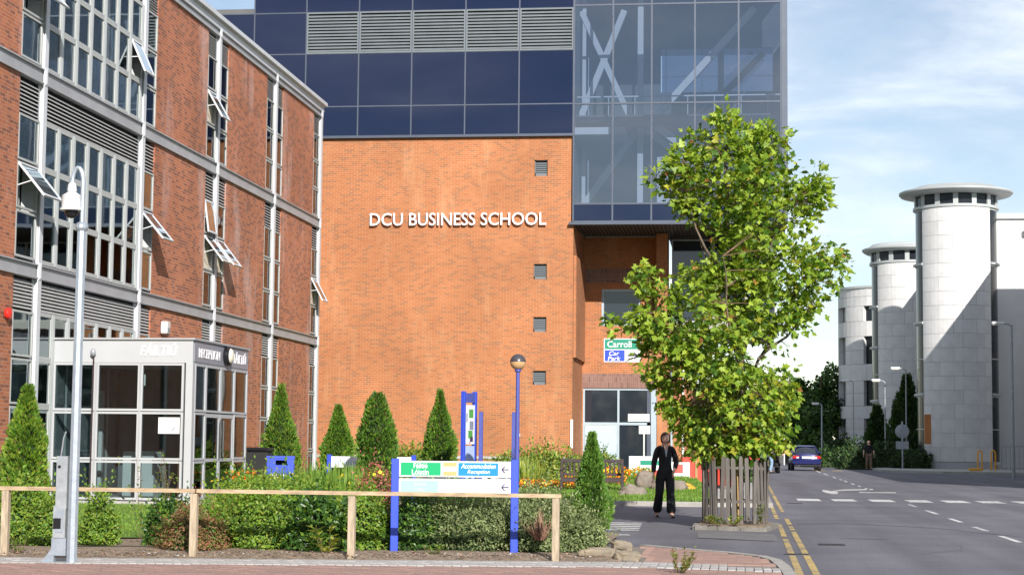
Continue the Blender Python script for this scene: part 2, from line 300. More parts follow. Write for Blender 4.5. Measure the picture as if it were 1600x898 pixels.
# ------------------------------------------------------------------ geometry helpers
def tag(o, label=None, cat=None, group=None, kind=None):
    if label: o['label'] = label
    if cat: o['category'] = cat
    if group: o['group'] = group
    if kind: o['kind'] = kind
    return o
def thing(name, label, cat, loc=(0, 0, 0), rotz=0.0, group=None):
    o = bpy.data.objects.new(name, None); COL.objects.link(o); o.empty_display_size = 0.3
    o.location = loc; o.rotation_euler = (0, 0, rotz)
    return tag(o, label, cat, group)
def wloc(o):
    p = Vector((0, 0, 0))
    while o: p += o.location; o = o.parent
    return p
def put(name, me, parent=None, loc=(0, 0, 0), rot=(0, 0, 0), scale=(1, 1, 1), world=False):
    o = bpy.data.objects.new(name, me); COL.objects.link(o)
    loc = Vector(loc)
    if parent:
        o.parent = parent
        if world: loc = loc - wloc(parent)
    o.location = loc; o.rotation_euler = rot; o.scale = scale
    return o
class MB:
    def __init__(s): s.v = []; s.f = []; s.m = []; s.mi = 0
    def add(s, vs, fs):
        b = len(s.v); s.v += [tuple(p) for p in vs]
        for f in fs: s.f.append(tuple(b + i for i in f)); s.m.append(s.mi)
        return s
    def box(s, x0, x1, y0, y1, z0, z1):
        return s.add([(x0, y0, z0), (x1, y0, z0), (x1, y1, z0), (x0, y1, z0), (x0, y0, z1), (x1, y0, z1), (x1, y1, z1), (x0, y1, z1)],
                     [(0, 3, 2, 1), (4, 5, 6, 7), (0, 1, 5, 4), (1, 2, 6, 5), (2, 3, 7, 6), (3, 0, 4, 7)])
    def bbox(s, x0, x1, y0, y1, z0, z1, b=0.01):
        # box with chamfered edges
        xs, ys, zs = (x0, x1), (y0, y1), (z0, z1); bm = bmesh.new()
        vs = [bm.verts.new((x, y, z)) for z in zs for y in ys for x in xs]
        for q in ((0, 2, 3, 1), (4, 5, 7, 6), (0, 1, 5, 4), (1, 3, 7, 5), (3, 2, 6, 7), (2, 0, 4, 6)): bm.faces.new([vs[i] for i in q])
        bmesh.ops.bevel(bm, geom=bm.edges[:], offset=b, segments=1, affect='EDGES')
        bm.verts.ensure_lookup_table(); bm.verts.index_update()
        s.add([v.co[:] for v in bm.verts], [[v.index for v in f.verts] for f in bm.faces]); bm.free(); return s
    def bar(s, p, q, w, h=None, up=(0, 0, 1)):
        p, q = Vector(p), Vector(q); d = (q - p).normalized(); u = Vector(up)
        if abs(d.dot(u)) > 0.98: u = Vector((0, 1, 0))
        r = d.cross(u).normalized() * (w / 2); t = r.cross(d).normalized() * ((h or w) / 2)
        vs = [p - r - t, p + r - t, p + r + t, p - r + t, q - r - t, q + r - t, q + r + t, q - r + t]
        return s.add(vs, [(0, 1, 2, 3), (7, 6, 5, 4), (0, 4, 5, 1), (1, 5, 6, 2), (2, 6, 7, 3), (3, 7, 4, 0)])
    def tube(s, pts, rs, n=8, cap=True):
        pts = [Vector(p) for p in pts]; rs = rs if hasattr(rs, '__len__') else [rs] * len(pts)
        rings = []; prev = None
        for i, p in enumerate(pts):
            d = (pts[min(i + 1, len(pts) - 1)] - pts[max(i - 1, 0)]).normalized()
            a = prev if prev is not None else (Vector((1, 0, 0)) if abs(d.x) < 0.9 else Vector((0, 1, 0)))
            a = (a - d * a.dot(d)).normalized(); prev = a; b = d.cross(a)
            rings.append([p + (a * math.cos(t) + b * math.sin(t)) * rs[i] for t in [2 * math.pi * k / n for k in range(n)]])
        return s.loft(rings, cap)
    def loft(s, rings, cap=True):
        n = len(rings[0]); vs = [v for r in rings for v in r]; fs = []
        for i in range(len(rings) - 1):
            for k in range(n):
                fs.append((i * n + k, i * n + (k + 1) % n, (i + 1) * n + (k + 1) % n, (i + 1) * n + k))
        if cap: fs.append(tuple(reversed(range(n)))); fs.append(tuple((len(rings) - 1) * n + k for k in range(n)))
        return s.add(vs, fs)
    def lathe(s, prof, c=(0, 0, 0), n=20, cap=True):
        return s.loft([[(c[0] + r * math.cos(2 * math.pi * k / n), c[1] + r * math.sin(2 * math.pi * k / n), c[2] + z) for k in range(n)] for r, z in prof], cap)
    def prism(s, poly, z0, z1):
        n = len(poly); vs = [(x, y, z0) for x, y in poly] + [(x, y, z1) for x, y in poly]
        fs = [tuple(reversed(range(n))), tuple(range(n, 2 * n))] + [(k, (k + 1) % n, n + (k + 1) % n, n + k) for k in range(n)]
        return s.add(vs, fs)
    def mesh(s, name, mats, off=(0, 0, 0), smooth=False):
        me = bpy.data.meshes.new(name)
        me.from_pydata([(x - off[0], y - off[1], z - off[2]) for x, y, z in s.v], [], s.f)
        mats = mats if isinstance(mats, (list, tuple)) else [mats]
        for m in mats: me.materials.append(M[m])
        if len(mats) > 1: me.polygons.foreach_set('material_index', s.m)
        bm = bmesh.new(); bm.from_mesh(me); bmesh.ops.recalc_face_normals(bm, faces=bm.faces[:]); bm.to_mesh(me); bm.free()
        if smooth:
            me.polygons.foreach_set('use_smooth', [True] * len(me.polygons))
            try: me.set_sharp_from_angle(angle=rad(40))
            except Exception: pass
        return me
    def build(s, name, mats, parent=None, smooth=False, local=False):
        """vertices are world coordinates unless local"""
        off = (0, 0, 0)
        if parent is not None and not local: off = wloc(parent)
        o = bpy.data.objects.new(name, s.mesh(name, mats, off, smooth)); COL.objects.link(o)
        if parent is not None: o.parent = parent
        return o
def struct(name, mb, mats, parent=None, **k):
    o = mb.build(name, mats, parent, **k)
    if parent is None: o['kind'] = 'structure'
    return o
def B(*a): return MB().box(*a)
_txt = {}
def text_mb(s, width=None, height=None, depth=0.01, shear=0.0, bold=0.0, spacing=1.0):
    cu = bpy.data.curves.new('lettering', 'FONT'); cu.body = s; cu.size = 1; cu.extrude = 0.5; cu.shear = shear; cu.offset = bold; cu.space_character = spacing
    cu.resolution_u = 3
    o = bpy.data.objects.new('lettering', cu); COL.objects.link(o)
    dg = bpy.context.evaluated_depsgraph_get(); me = bpy.data.meshes.new_from_object(o.evaluated_get(dg))
    bpy.data.objects.remove(o)
    V = np.array([v.co[:] for v in me.vertices]); F = [tuple(p.vertices) for p in me.polygons]; bpy.data.meshes.remove(me)
    mn, mxx = V.min(0), V.max(0); V = (V - mn) / (mxx - mn)
    asp = (mxx[0] - mn[0]) / (mxx[1] - mn[1])
    if height is None: height = width / asp
    if width is None: width = height * asp
    V *= (width, height, depth)
    return V, F
def text_on(s, parent, mat, origin, right, up, out, name='lettering', local=False, split=False, **k):
    """lettering whose lower left corner is at origin; right/up/out are unit vectors"""
    V, F = text_mb(s, **k)
    o, r, u, w = Vector(origin), Vector(right), Vector(up), Vector(out)
    pts = [o + r * x + u * y + w * z for x, y, z in V]
    if not split:
        return [MB().add(pts, F).build(name, mat, parent, local=local)]
    par = list(range(len(pts)))
    def find(i):
        while par[i] != i: par[i] = par[par[i]]; i = par[i]
        return i
    for f in F:
        for i in f[1:]: par[find(i)] = find(f[0])
    isl = {}
    for f in F: isl.setdefault(find(f[0]), []).append(f)
    res = []
    for k_ in sorted(isl, key=lambda i: min(V[j][0] for f in isl[i] for j in f)):
        ids = sorted({j for f in isl[k_] for j in f}); mpp = {j: n for n, j in enumerate(ids)}
        res.append(MB().add([pts[j] for j in ids], [[mpp[j] for j in f] for f in isl[k_]]).build(name, mat, parent, local=local))
    return res

# leaf scatter: one mesh of many small faces
def tmpl_quad(l=1.0, w=0.5):       # folded leaf, 2 quads
    V = np.array([(0, 0, 0), (l * .5, w * .5, .10 * l), (l, 0, 0), (l * .5, -w * .5, .10 * l), (l * .5, 0, 0.0)])
    return V, [(0, 4, 1), (4, 2, 1), (0, 3, 4), (4, 3, 2)]
def tmpl_card(l=1.0, w=0.4):       # single narrow spray
    V = np.array([(0, -w * .2, 0), (l * .55, -w * .5, .05), (l, 0, 0), (l * .55, w * .5, .05), (0, w * .2, 0)])
    return V, [(0, 1, 4), (1, 3, 4), (1, 2, 3)]
def tmpl_palm():                   # five-lobed leaf
    pr = [(0, 0), (.10, -.34), (.30, -.20), (.42, -.50), (.60, -.22), (1.0, 0), (.60, .22), (.42, .50), (.30, .20), (.10, .34)]
    V = np.array([(x, y, 0.16 * abs(y) - 0.10 * x * x) for x, y in pr] + [(.35, 0, 0)])
    return V, [(10, i, (i + 1) % 10) for i in range(10)]
def tmpl_blade():
    V = np.array([(0, -.03, 0), (0, .03, 0), (.55, .022, .05), (.55, -.022, .05), (1, 0, -.06)])
    return V, [(0, 3, 1), (1, 3, 2), (3, 4, 2)]
def scatter(name, tmpl, pos, axis, nrm, size, mats, midx, parent=None, off=(0, 0, 0), jit=0.0):
    V, F = tmpl; n = len(pos); k = len(V); F = np.array(F)
    a = axis / np.maximum(np.linalg.norm(axis, axis=1, keepdims=True), 1e-6)
    t = np.cross(nrm, a); t /= np.maximum(np.linalg.norm(t, axis=1, keepdims=True), 1e-6)
    w = np.cross(a, t)
    size = np.asarray(size).reshape(-1, 1, 1)
    W = (a[:, None, :] * V[None, :, 0:1] + t[:, None, :] * V[None, :, 1:2] + w[:, None, :] * V[None, :, 2:3]) * size + pos[:, None, :]
    if jit: W = W + NP.normal(size=W.shape) * size * jit
    W = W.reshape(-1, 3) - np.array(off)
    FF = (F[None] + (np.arange(n) * k)[:, None, None]).reshape(-1, 3)
    me = bpy.data.meshes.new(name); me.vertices.add(len(W)); me.vertices.foreach_set('co', W.ravel())
    me.loops.add(len(FF) * 3); me.loops.foreach_set('vertex_index', FF.ravel().astype(np.int32))
    me.polygons.add(len(FF)); me.polygons.foreach_set('loop_start', (np.arange(len(FF)) * 3).astype(np.int32))
    for m in mats: me.materials.append(M[m])
    me.polygons.foreach_set('material_index', np.repeat(midx, len(F)).astype(np.int32))
    me.update(calc_edges=True); me.validate()
    o = bpy.data.objects.new(name, me); COL.objects.link(o)
    if parent: o.parent = parent
    return o
def unit(n):
    v = NP.normal(size=(n, 3)); return v / np.linalg.norm(v, axis=1, keepdims=True)
def vnoise(p, f): return np.array([noise.noise(Vector(q) * f) for q in p])

# ================================================================== ground
struct('ground', MB().add([(-900, -300, -0.06), (900, -300, -0.06), (900, 2500, -0.06), (-900, 2500, -0.06)], [(0, 1, 2, 3)]), 'far_field')
road_poly = [(-4.6, -20), (60, -20), (60, 72), (40, 96), (11.0, 99), (8.3, 103), (7.9, 230), (0.85, 230), (0.85, 41.8), (-0.6, 41.75), (-7.0, 42.2), (-7.0, 27.5), (-4.6, 24)]
road = struct('road', MB().prism(road_poly, -0.05, 0.0), 'tarmac')
def mark(name, poly, mat, z=0.004):
    n = len(poly)
    return struct(name, MB().add([(x, y, z) for x, y in poly], [tuple(range(n))]), mat, road)
def strip(name, p, q, w, mat, z=0.004):
    d = (Vector(q) - Vector(p)).normalized(); s_ = Vector((d.y, -d.x)) * (w / 2); p, q = Vector(p), Vector(q)
    return mark(name, [tuple(p - s_), tuple(p + s_), tuple(q + s_), tuple(q - s_)], mat, z)
for y0, y1 in ((45.5, 43.7), (41.4, 39.2), (36.9, 35.1), (33.2, 31.6), (30.0, 28.0), (26.2, 24.4), (22.5, 20.7)): strip('lane_dash', (4.24, y0), (4.25, y1), 0.10, 'mark_white')
for y0, y1 in ((104.1, 97), (94.6, 89), (85, 81.5), (79.2, 76.8), (75.8, 72.6), (70.7, 68), (66.3, 64.6), (62.4, 60.4)): strip('lane_dash', (4.55 - (104 - y0) * .004, y0), (4.5 - (104 - y1) * .004, y1), 0.10, 'mark_white')
for x in (1.6, 2.52, 3.5, 4.45, 5.4, 6.3, 7.25, 8.2, 9.15, 10.1, 11.05): strip('give_way_dash', (x, 48.2 + x * .03), (x + 0.60, 48.2 + x * .03), 1.9, 'mark_white')
mark('arrow_marking', [(2.78, 59.4), (2.68, 57.0), (2.82, 54.4), (3.0, 54.4), (3.15, 57.2)], 'mark_white')
mark('arrow_marking', [(2.9, 57.4), (3.4, 60.0), (4.54, 61.6), (4.5, 60.3), (3.5, 58.8)], 'mark_white')
mark('arrow_marking', [(3.75, 56.2), (3.8, 57.2), (4.95, 57.4), (4.9, 56.5)], 'mark_white')
for x0, ys in ((0.70, ((15, 23.7), (24.2, 27.9), (28.6, 33.0), (35.4, 37.6), (38.2, 52), (53, 96))), (0.885, ((15, 23.8), (24.1, 30.2), (30.8, 32.4), (33.0, 35.6), (39, 52), (53, 96)))):
    for a, b in ys: strip('yellow_line', (x0 + (a - 20) * .0056, a), (x0 + (b - 20) * .0056, b), 0.085, 'mark_yellow')
for x0, x1 in ((3.2, 3.85), (4.5, 5.1), (5.5, 6.1)): strip('hump_marking', (x0, 105.6), (x1, 105.6), 2.2, 'mark_yellow')
for i, y in enumerate((29.95, 30.6, 31.25, 31.95, 32.6)): mark('crossing_bar', [(-4.4, y - .17), (-1.58 - i * .02, y - .17), (-1.62 - i * .02, y + .17), (-4.4, y + .17)], 'mark_white')
mark('crossing_bar', [(-4.0, 28.2), (-1.64, 28.2), (-1.66, 28.5), (-4.0, 28.5)], 'mark_white')
def seam(pts, w, z=0.006, mat='tar', name='tar_seam'):
    pts = [(Vector((a[0], a[1])).lerp(Vector((b[0], b[1])), t)) for a, b in zip(pts, pts[1:]) for t in (0, .2, .4, .6, .8)] + [Vector(pts[-1])]
    vs = []; fs = []
    for i, p in enumerate(pts):
        j = noise.noise(Vector((p.x * 3, p.y * 3, 1))) * w * .6; ww = w * (.7 + .5 * abs(noise.noise(Vector((p.x * 5, p.y * 5, 7)))))
        vs += [(p.x, p.y + j - ww / 2, z), (p.x, p.y + j + ww / 2, z)]
    for i in range(len(pts) - 1): fs.append((2 * i, 2 * i + 1, 2 * i + 3, 2 * i + 2))
    return struct(name, MB().add(vs, fs), mat, road)
seam([(1.1, 33.4), (1.8, 33.7), (2.2, 33.7), (3.45, 32.4), (4.6, 29.6), (6.2, 27.8)], 0.10); seam([(0.62, 24.0), (0.95, 24.1)], .14)
seam([(1.6, 28.4), (2.3, 28.2)], .06); seam([(-0.6, 27.8), (0.0, 27.4), (0.55, 27.2)], .10); seam([(-0.62, 30.2), (-0.62, 27.9)], .05)
seam([(2.4, 24.5), (3.1, 25.6), (3.3, 27.4)], .03); seam([(1.1, 42.5), (4.0, 43.2), (7.5, 42.2)], .07); seam([(-3.5, 36.6), (-1.5, 37.2), (.4, 36.8)], .05); seam([(5.0, 52), (8.5, 53.4), (12, 52.6)], .08)
for gx_, gy_ in ((1.18, 26.3), (1.25, 45.0)):
    g_ = B(gx_, gx_ + .38, gy_, gy_ + .42, .001, .006).build('drain_grate', 'tar', road)
    for i in range(6): B(gx_ + .04 + i * .053, gx_ + .065 + i * .053, gy_ + .05, gy_ + .37, .0062, .0075).build('slot', 'black_gap', g_)
mark('tarmac_repair', [(-0.58, 27.9), (0.62, 27.2), (0.62, 29.3), (-0.64, 30.2)], 'tarmac_patch', 0.003)

# front pavement: grey setts laid one by one, red pavers behind and before them
EX, EY, ES = -1.9, 21.42, 0.165
def edge_y(x): return EY + ES * (x - EX) if x < -1.0 else EY + ES * 0.9 - 0.27 * (x + 1.0)
pav = struct('pavement', MB().prism([(-14, -10), (0.56, -10), (0.60, 20.2), (0.55, 21.3), (0.48, 22.4), (0.33, 23.1), (-0.08, 23.8), (-0.73, 24.5), (-1.24, 25.15), (-1.6, 24.6), (-1.3, 21.6), (-14, 19.45)], -0.04, 0.010), 'paver_bed')
set_me = MB().bbox(-.046, .046, -.148, .148, 0, .026, .006).mesh('sett', 'sett')
x = -9.15; k = 0
while x < 0.5:
    for r in range(3):
        if x > -0.1 and r == 0: continue
        put('sett', set_me, pav, (x + (r * .31 + .16) * .0, edge_y(x) - 0.17 - r * .305, 0.004 + RND.uniform(-.003, .003)), (0, 0, RND.uniform(-.02, .02)))
    x += 0.1
def paver_field(name, test, x0, x1, y0, y1):
    mb = MB(); j = 0; y = y0
    while y < y1:
        xx = x0 + (0.1 if j % 2 else 0)
        while xx < x1:
            if test(xx + .1, y + .05):
                h = 0.026 + RND.uniform(-.003, .003); mb.add([(xx + .003, y + .003, h), (xx + .197, y + .003, h), (xx + .197, y + .097, h), (xx + .003, y + .097, h),
                    (xx, y, .011), (xx + .2, y, .011), (xx + .2, y + .1, .011), (xx, y + .1, .011)], [(0, 1, 2, 3), (4, 5, 1, 0), (5, 6, 2, 1), (6, 7, 3, 2), (7, 4, 0, 3)])
            xx += .2
        y += .1; j += 1
    o = struct(name, mb, 'paver_red', pav); o['kind'] = 'stuff'; return o
def inpoly(x, y, p):
    c = False
    for (x1, y1), (x2, y2) in zip(p, p[1:] + p[:1]):
        if (y1 > y) != (y2 > y) and x < (x2 - x1) * (y - y1) / (y2 - y1) + x1: c = not c
    return c
paver_field('paver', lambda x, y: y < edge_y(x) - 0.99, -10.5, 0.35, 16.5, 21.6)
tri = [(-1.05, 21.66), (0.42, 21.35), (0.36, 22.4), (0.22, 23.0), (-0.16, 23.65), (-0.78, 24.3), (-1.22, 24.9)]
paver_field('paver', lambda x, y: inpoly(x, y, tri), -1.4, 0.5, 21.3, 25)
kp = [(-1.28, 25.2), (-0.73, 24.5), (-0.08, 23.8), (0.33, 23.1), (0.48, 22.4), (0.55, 21.3), (0.58, 20.2), (0.58, 19.2), (0.58, 18.2), (0.58, 17.2)]
for a, b in zip(kp, kp[1:]):
    a, b = Vector(a), Vector(b); d = (b - a).normalized(); nn = Vector((d.y, -d.x)) * -.07
    a2, b2 = a + d * .006, b - d * .006
    struct('kerb_stone', MB().prism([tuple(a2 + nn), tuple(b2 + nn), tuple(b2 - nn), tuple(a2 - nn)], -0.03, 0.03), 'kerb', pav)

# planting bed soil, uneven
def sheet(name, poly, zf, mat, step=0.35, kind='structure', smooth=True):
    xs = [p[0] for p in poly]; ys = [p[1] for p in poly]; bm = bmesh.new()
    vs = [bm.verts.new((x, y, 0)) for x, y in poly]; bm.faces.new(vs)
    for ax, lo, hi in (((1, 0, 0), min(xs), max(xs)), ((0, 1, 0), min(ys), max(ys))):
        t = lo + step
        while t < hi:
            bmesh.ops.bisect_plane(bm, geom=bm.verts[:] + bm.edges[:] + bm.faces[:], plane_co=[c * t for c in ax], plane_no=ax); t += step
    for v in bm.verts: v.co.z = zf(v.co.x, v.co.y)
    me = bpy.data.meshes.new(name); bm.to_mesh(me); bm.free(); me.materials.append(M[mat])
    if smooth: me.polygons.foreach_set('use_smooth', [True] * len(me.polygons))
    o = bpy.data.objects.new(name, me); COL.objects.link(o); o['kind'] = kind; return o
def nz2(x, y, f, a): return noise.noise(Vector((x * f, y * f, 3.3))) * a
sheet('planting_bed', [(-15.2, 19.05), (-9, 20.10), (-1.95, 21.28), (-1.35, 21.6), (-1.75, 24.5), (-1.75, 27.4), (-2.3, 28.6), (-4.8, 28.6), (-7.2, 31), (-7.2, 42.2), (-9.5, 46), (-14.6, 46), (-14.9, 30)],
      lambda x, y: 0.010 + (min(.05, (y - edge_y(min(x, -1))) * .10) + nz2(x, y, 2.2, .014) + nz2(x, y, 6, .010) if y > edge_y(min(x, -1)) + .05 else 0), 'soil', 0.3)
sheet('front_lawn', [(-14.25, 26), (-10.5, 23.7), (-7.3, 24.0), (-7.4, 35.8), (-14.25, 36.2)], lambda x, y: 0.08 + nz2(x, y, 1.2, .03), 'lawn', 0.5)
def mound(x, y): return 0.09 + max(0, min(1, (y - 42.5) / 12)) * 0.34 + nz2(x, y, .7, .05) * min(1, max(0, y - 42))
lawnp = [(-7.5, 42.1), (-0.75, 41.95), (-0.55, 44.5), (-0.75, 49), (-1.2, 54), (-2.2, 58.5), (-5.5, 65.9), (-15.0, 65.9), (-15, 47), (-9.5, 46.2)]
sheet('lawn', lawnp, mound, 'lawn', 0.6)
lk = struct('kerb', MB().prism([(-7.2, 41.72), (-0.62, 41.62), (-0.6, 41.66), (-7.2, 41.76)], -0.02, 0.05), 'kerb')
for i in range(8):
    x0 = -7.2 + i * .82
    struct('kerb_stone', MB().bbox(x0 + .005, x0 + .815, 41.77 - i * .012, 41.99 - i * .012, -0.02, 0.11, .012), 'kerb', lk)
fp = struct('footpath', MB().prism([(-0.5, 41.9), (0.72, 41.9), (0.74, 230), (-14, 230), (-14, 75), (-2.2, 75), (-2.2, 59), (-1.0, 54), (-0.6, 49)], -0.03, 0.085), 'concrete')
for i in range(60):
    y0 = 41.9 + i * .92
    struct('kerb_stone', MB().bbox(.725, .845, y0 + .005, y0 + .915, -0.03, 0.10, .012), 'kerb', fp)
rp_ = struct('far_pavement', MB().prism([(8.2, 104.5), (11.2, 100.3), (40, 97.5), (60, 96), (60, 135), (8.0, 230)], -0.03, 0.11), 'concrete')

# ================================================================== left office building
XF = -14.3
OB = thing('office_building', 'three-storey dark red brick office block with white steel columns and louvres', 'building', (XF, 35.3, 0))
COLS = [29.05, 35.3, 41.55, 47.83, 54.05, 60.2]
FL = [(0.15, 4.0, 4.66), (5.03, 7.97, 8.71), (9.08, 11.94, 12.58)]     # window foot, window head / louvre foot, louvre head
piers = [(22.0, 34.1), (42.56, 46.85), (48.83, 53.05), (55.05, 59.22)]
# brick
for (y0, y1) in piers:
    for i, (z0, z1) in enumerate(((0, 4.68), (4.98, 8.73), (9.05, 12.60))):
        B(XF - .32, XF, y0, y1, z0, z1).build('brick_panel', 'brick_red', OB)
MB().box(-28, XF - .02, 60.28, 60.6, 0, 12.6).build('end_wall', 'brick_red', OB)
MB().box(-28, XF - .02, 21.7, 22.0, 0, 12.6).build('end_wall', 'brick_red', OB)
MB().box(-28.3, -28, 21.7, 60.6, 0, 12.9).build('rear_wall', 'brick_red', OB)
MB().box(-28, XF - .05, 22, 60.28, 12.62, 12.9).build('roof', 'roof_felt', OB)
for z0, z1 in ((-.02, .12), (4.62, 4.95), (8.68, 9.0)): MB().box(-27.9, XF - .34, 22.1, 60.2, z0, z1).build('floor_slab', 'slab', OB)
MB().box(-20.2, -20.0, 22.1, 60.2, .13, 12.6).build('corridor_wall', 'interior', OB)
for yy in (34.0, 42.6, 47.9, 54.1): MB().box(-20, XF - .36, yy - .06, yy + .06, .13, 12.6).build('partition', 'interior', OB)
# steel beams and eaves
for z0, z1 in ((4.68, 4.98), (8.73, 9.05), (12.60, 12.82)):
    m = MB(); m.box(XF - .1, XF + .012, 22, 60.28, z0 + .03, z1 - .03); m.box(XF - .1, XF + .06, 22, 60.30, z1 - .03, z1); m.box(XF - .1, XF + .06, 22, 60.30, z0, z0 + .03)
    m.build('steel_beam', 'steel_grey', OB)
m = MB(); m.box(XF - .3, XF + .17, 21.8, 60.5, 13.02, 13.14); m.box(XF - .3, XF + .06, 21.8, 60.45, 12.823, 13.02); m.build('eaves_gutter', 'steel_white', OB)
# steel columns (I section) with fin plates at the beams
for c in COLS:
    m = MB(); m.box(XF + .045, XF + .062, c - .095, c + .095, .02, 12.80); m.box(XF - .05, XF + .045, c - .03, c + .03, .02, 12.8); m.box(XF - .07, XF - .05, c - .105, c + .105, .02, 12.6)
    for z0, z1 in ((4.68, 4.98), (8.73, 9.05), (12.6, 12.82)):
        m.add([(XF + .063, c - .10, z0 - .04), (XF + .063, c + .10, z0 - .04), (XF + .063, c + .10, z1 + .04), (XF + .063, c - .10, z1 + .04), (XF + .09, c - .02, z0 + .02), (XF + .09, c + .02, z0 + .02), (XF + .09, c + .02, z1 - .02), (XF + .09, c - .02, z1 - .02)],
              [(0, 1, 5, 4), (1, 2, 6, 5), (2, 3, 7, 6), (3, 0, 4, 7), (4, 5, 6, 7)])
    m.build('column', 'steel_white', OB)
def frame_mesh(w, h, t=.045, d=.07):
    m = MB(); m.box(-d / 2, d / 2, 0, t, 0, h); m.box(-d / 2, d / 2, w - t, w, 0, h); m.box(-d / 2, d / 2, t, w - t, 0, t); m.box(-d / 2, d / 2, t, w - t, h - t, h)
    return m
_fr = {}
def window(parent, y0, y1, z0, z1, gm='glass_office', ang=0, fm='frame_grey', x=XF - .035):
    w, h = round(y1 - y0, 3), round(z1 - z0, 3); key = (w, h, gm, fm)
    if key not in _fr:
        _fr[key] = (frame_mesh(w, h).mesh('window', fm), MB().box(-.008, .008, .045, w - .045, .045, h - .045).mesh('pane', gm))
    a, b = _fr[key]
    o = put('window', a, parent, (x, y0, z0), world=True); put('pane', b, o)
    return o
def sash(parent, y0, y1, z0, z1, ang, x=XF - .02):
    w, h = round(y1 - y0, 3) - .06, round(z1 - z0, 3) - .04
    m = MB()
    m.box(-.02, .02, 0, .05, -h, 0); m.box(-.02, .02, w - .05, w, -h, 0); m.box(-.02, .02, .05, w - .05, -h, -h + .05); m.box(-.02, .02, .05, w - .05, -.05, 0)
    o = put('open_sash', m.mesh('open_sash', 'steel_white'), parent, (x, y0 + .03, z1 - .02), (0, -rad(ang), 0), world=True)
    put('pane', MB().box(-.006, .006, .05, w - .05, -h + .05, -.05).mesh('pane', 'glass_sash'), o)
    m = MB(); m.bar((0, .02, -h * .55), (-.42, .02, -h * .35), .02); m.bar((0, w - .02, -h * .55), (-.42, w - .02, -h * .35), .02)
    put('stay', m.mesh('stay', 'steel_white'), o)
    # fixed outer frame stays in the wall
    put('window', frame_mesh(round(y1 - y0, 3), round(z1 - z0, 3)).mesh('window', 'frame_grey'), parent, (XF - .035, y0, z0), world=True)
def louvre(parent, y0, y1, z0, z1, n=8, x=XF - .07):
    bk = B(x - .1, x - .06, y0, y1, z0, z1).build('louvre_panel', 'black_gap', parent)
    key = ('sl', round(y1 - y0, 3))
    if key not in _fr:
        w = y1 - y0; _fr[key] = MB().add([(0, 0, .052), (.10, 0, -.018), (.10, 0, .0), (0, 0, .07), (0, w, .052), (.10, w, -.018), (.10, w, .0), (0, w, .07)],
            [(0, 1, 2, 3), (7, 6, 5, 4), (0, 4, 5, 1), (1, 5, 6, 2), (2, 6, 7, 3), (3, 7, 4, 0)]).mesh('slat', 'slat')
    for i in range(n):
        put('slat', _fr[key], bk, (x - .05, y0, z0 + .03 + (z1 - z0 - .06) * i / n), world=True)
narrow = [(34.12, 35.19), (41.66, 42.54), (46.87, 47.72), (47.94, 48.81), (53.07, 53.94), (54.16, 55.03), (59.24, 60.09)]
wide = (35.41, 41.44)
opened = {(2, 0, 1): 42, (1, 0, 1): 40, (1, 1, 1): 40, (2, 2, 1): 30, (1, 2, 1): 38, (1, 3, 1): 38, (1, 2, 2): 8, (1, 6, 1): 28}
for fi, (zf, zh, zl) in enumerate(FL):
    n = 4 if fi == 0 else 3
    rows = [(zf + (zh - zf) * r / n + .02, zf + (zh - zf) * (r + 1) / n - .02) for r in range(n)]
    for wi, (y0, y1) in enumerate(narrow):
        louvre(OB, y0, y1, zh + .02, zl - .0, 8)
        for ri, (z0, z1) in enumerate(rows):
            if (fi, wi, ri) in opened: sash(OB, y0, y1, z0, z1, opened[(fi, wi, ri)])
            else: window(OB, y0, y1, z0, z1, 'glass_narrow' if wi > 1 else 'glass_office')
        m = MB(); m.box(XF - .34, XF - .05, y1 - .03, y1 + .005, zf, zh); m.box(XF - .34, XF - .05, y0 - .005, y0 + .03, zf, zh); m.build('reveal', 'fin', OB)
        if wi >= 2 and fi < 2 or wi in (4, 5, 6) or (fi == 2 and wi in (2, 3)):
            B(XF - .11, XF - .095, y0 + .05, y1 - .02, zf + (.0 if fi < 2 else .0), zh - (0.0 if fi < 2 else 1.0)).build('blind', 'blind', OB)
        elif wi == 0 or wi == 1:
            B(XF - .42, XF - .38, y0 + .45, y1 - .02, zf, zh - .1).build('blind', 'curtain_white', OB)
    louvre(OB, wide[0], wide[1], zh + .02, zl, 8)
    step = (wide[1] - wide[0]) / 7
    for k in range(7):
        y0 = wide[0] + k * step; y1 = y0 + step
        for ri, (z0, z1) in enumerate(rows):
            if fi == 0 and ri < 2 and k > 0: continue
            if fi == 2 and k == 6 and ri == 1: sash(OB, y0 + .07, y1 - .02, z0, z1, 24)
            else: window(OB, y0 + .06, y1 - .06, z0, z1)
        m = MB(); m.box(XF - .40, XF + .004, y1 - .058, y1 + .058, zf, zh); m.build('mullion', 'fin', OB)
        if k % 3 == 1 and fi > 0: B(XF - .62, XF - .60, y0 + .3, y1 - .05, zf + .1, zh).build('blind', 'curtain_white', OB)
    for r in range(n + 1):
        zz = zf + (zh - zf) * r / n; B(XF - .10, XF - .002, wide[0], wide[1], zz - .018, zz + .018).build('transom', 'frame_grey', OB)
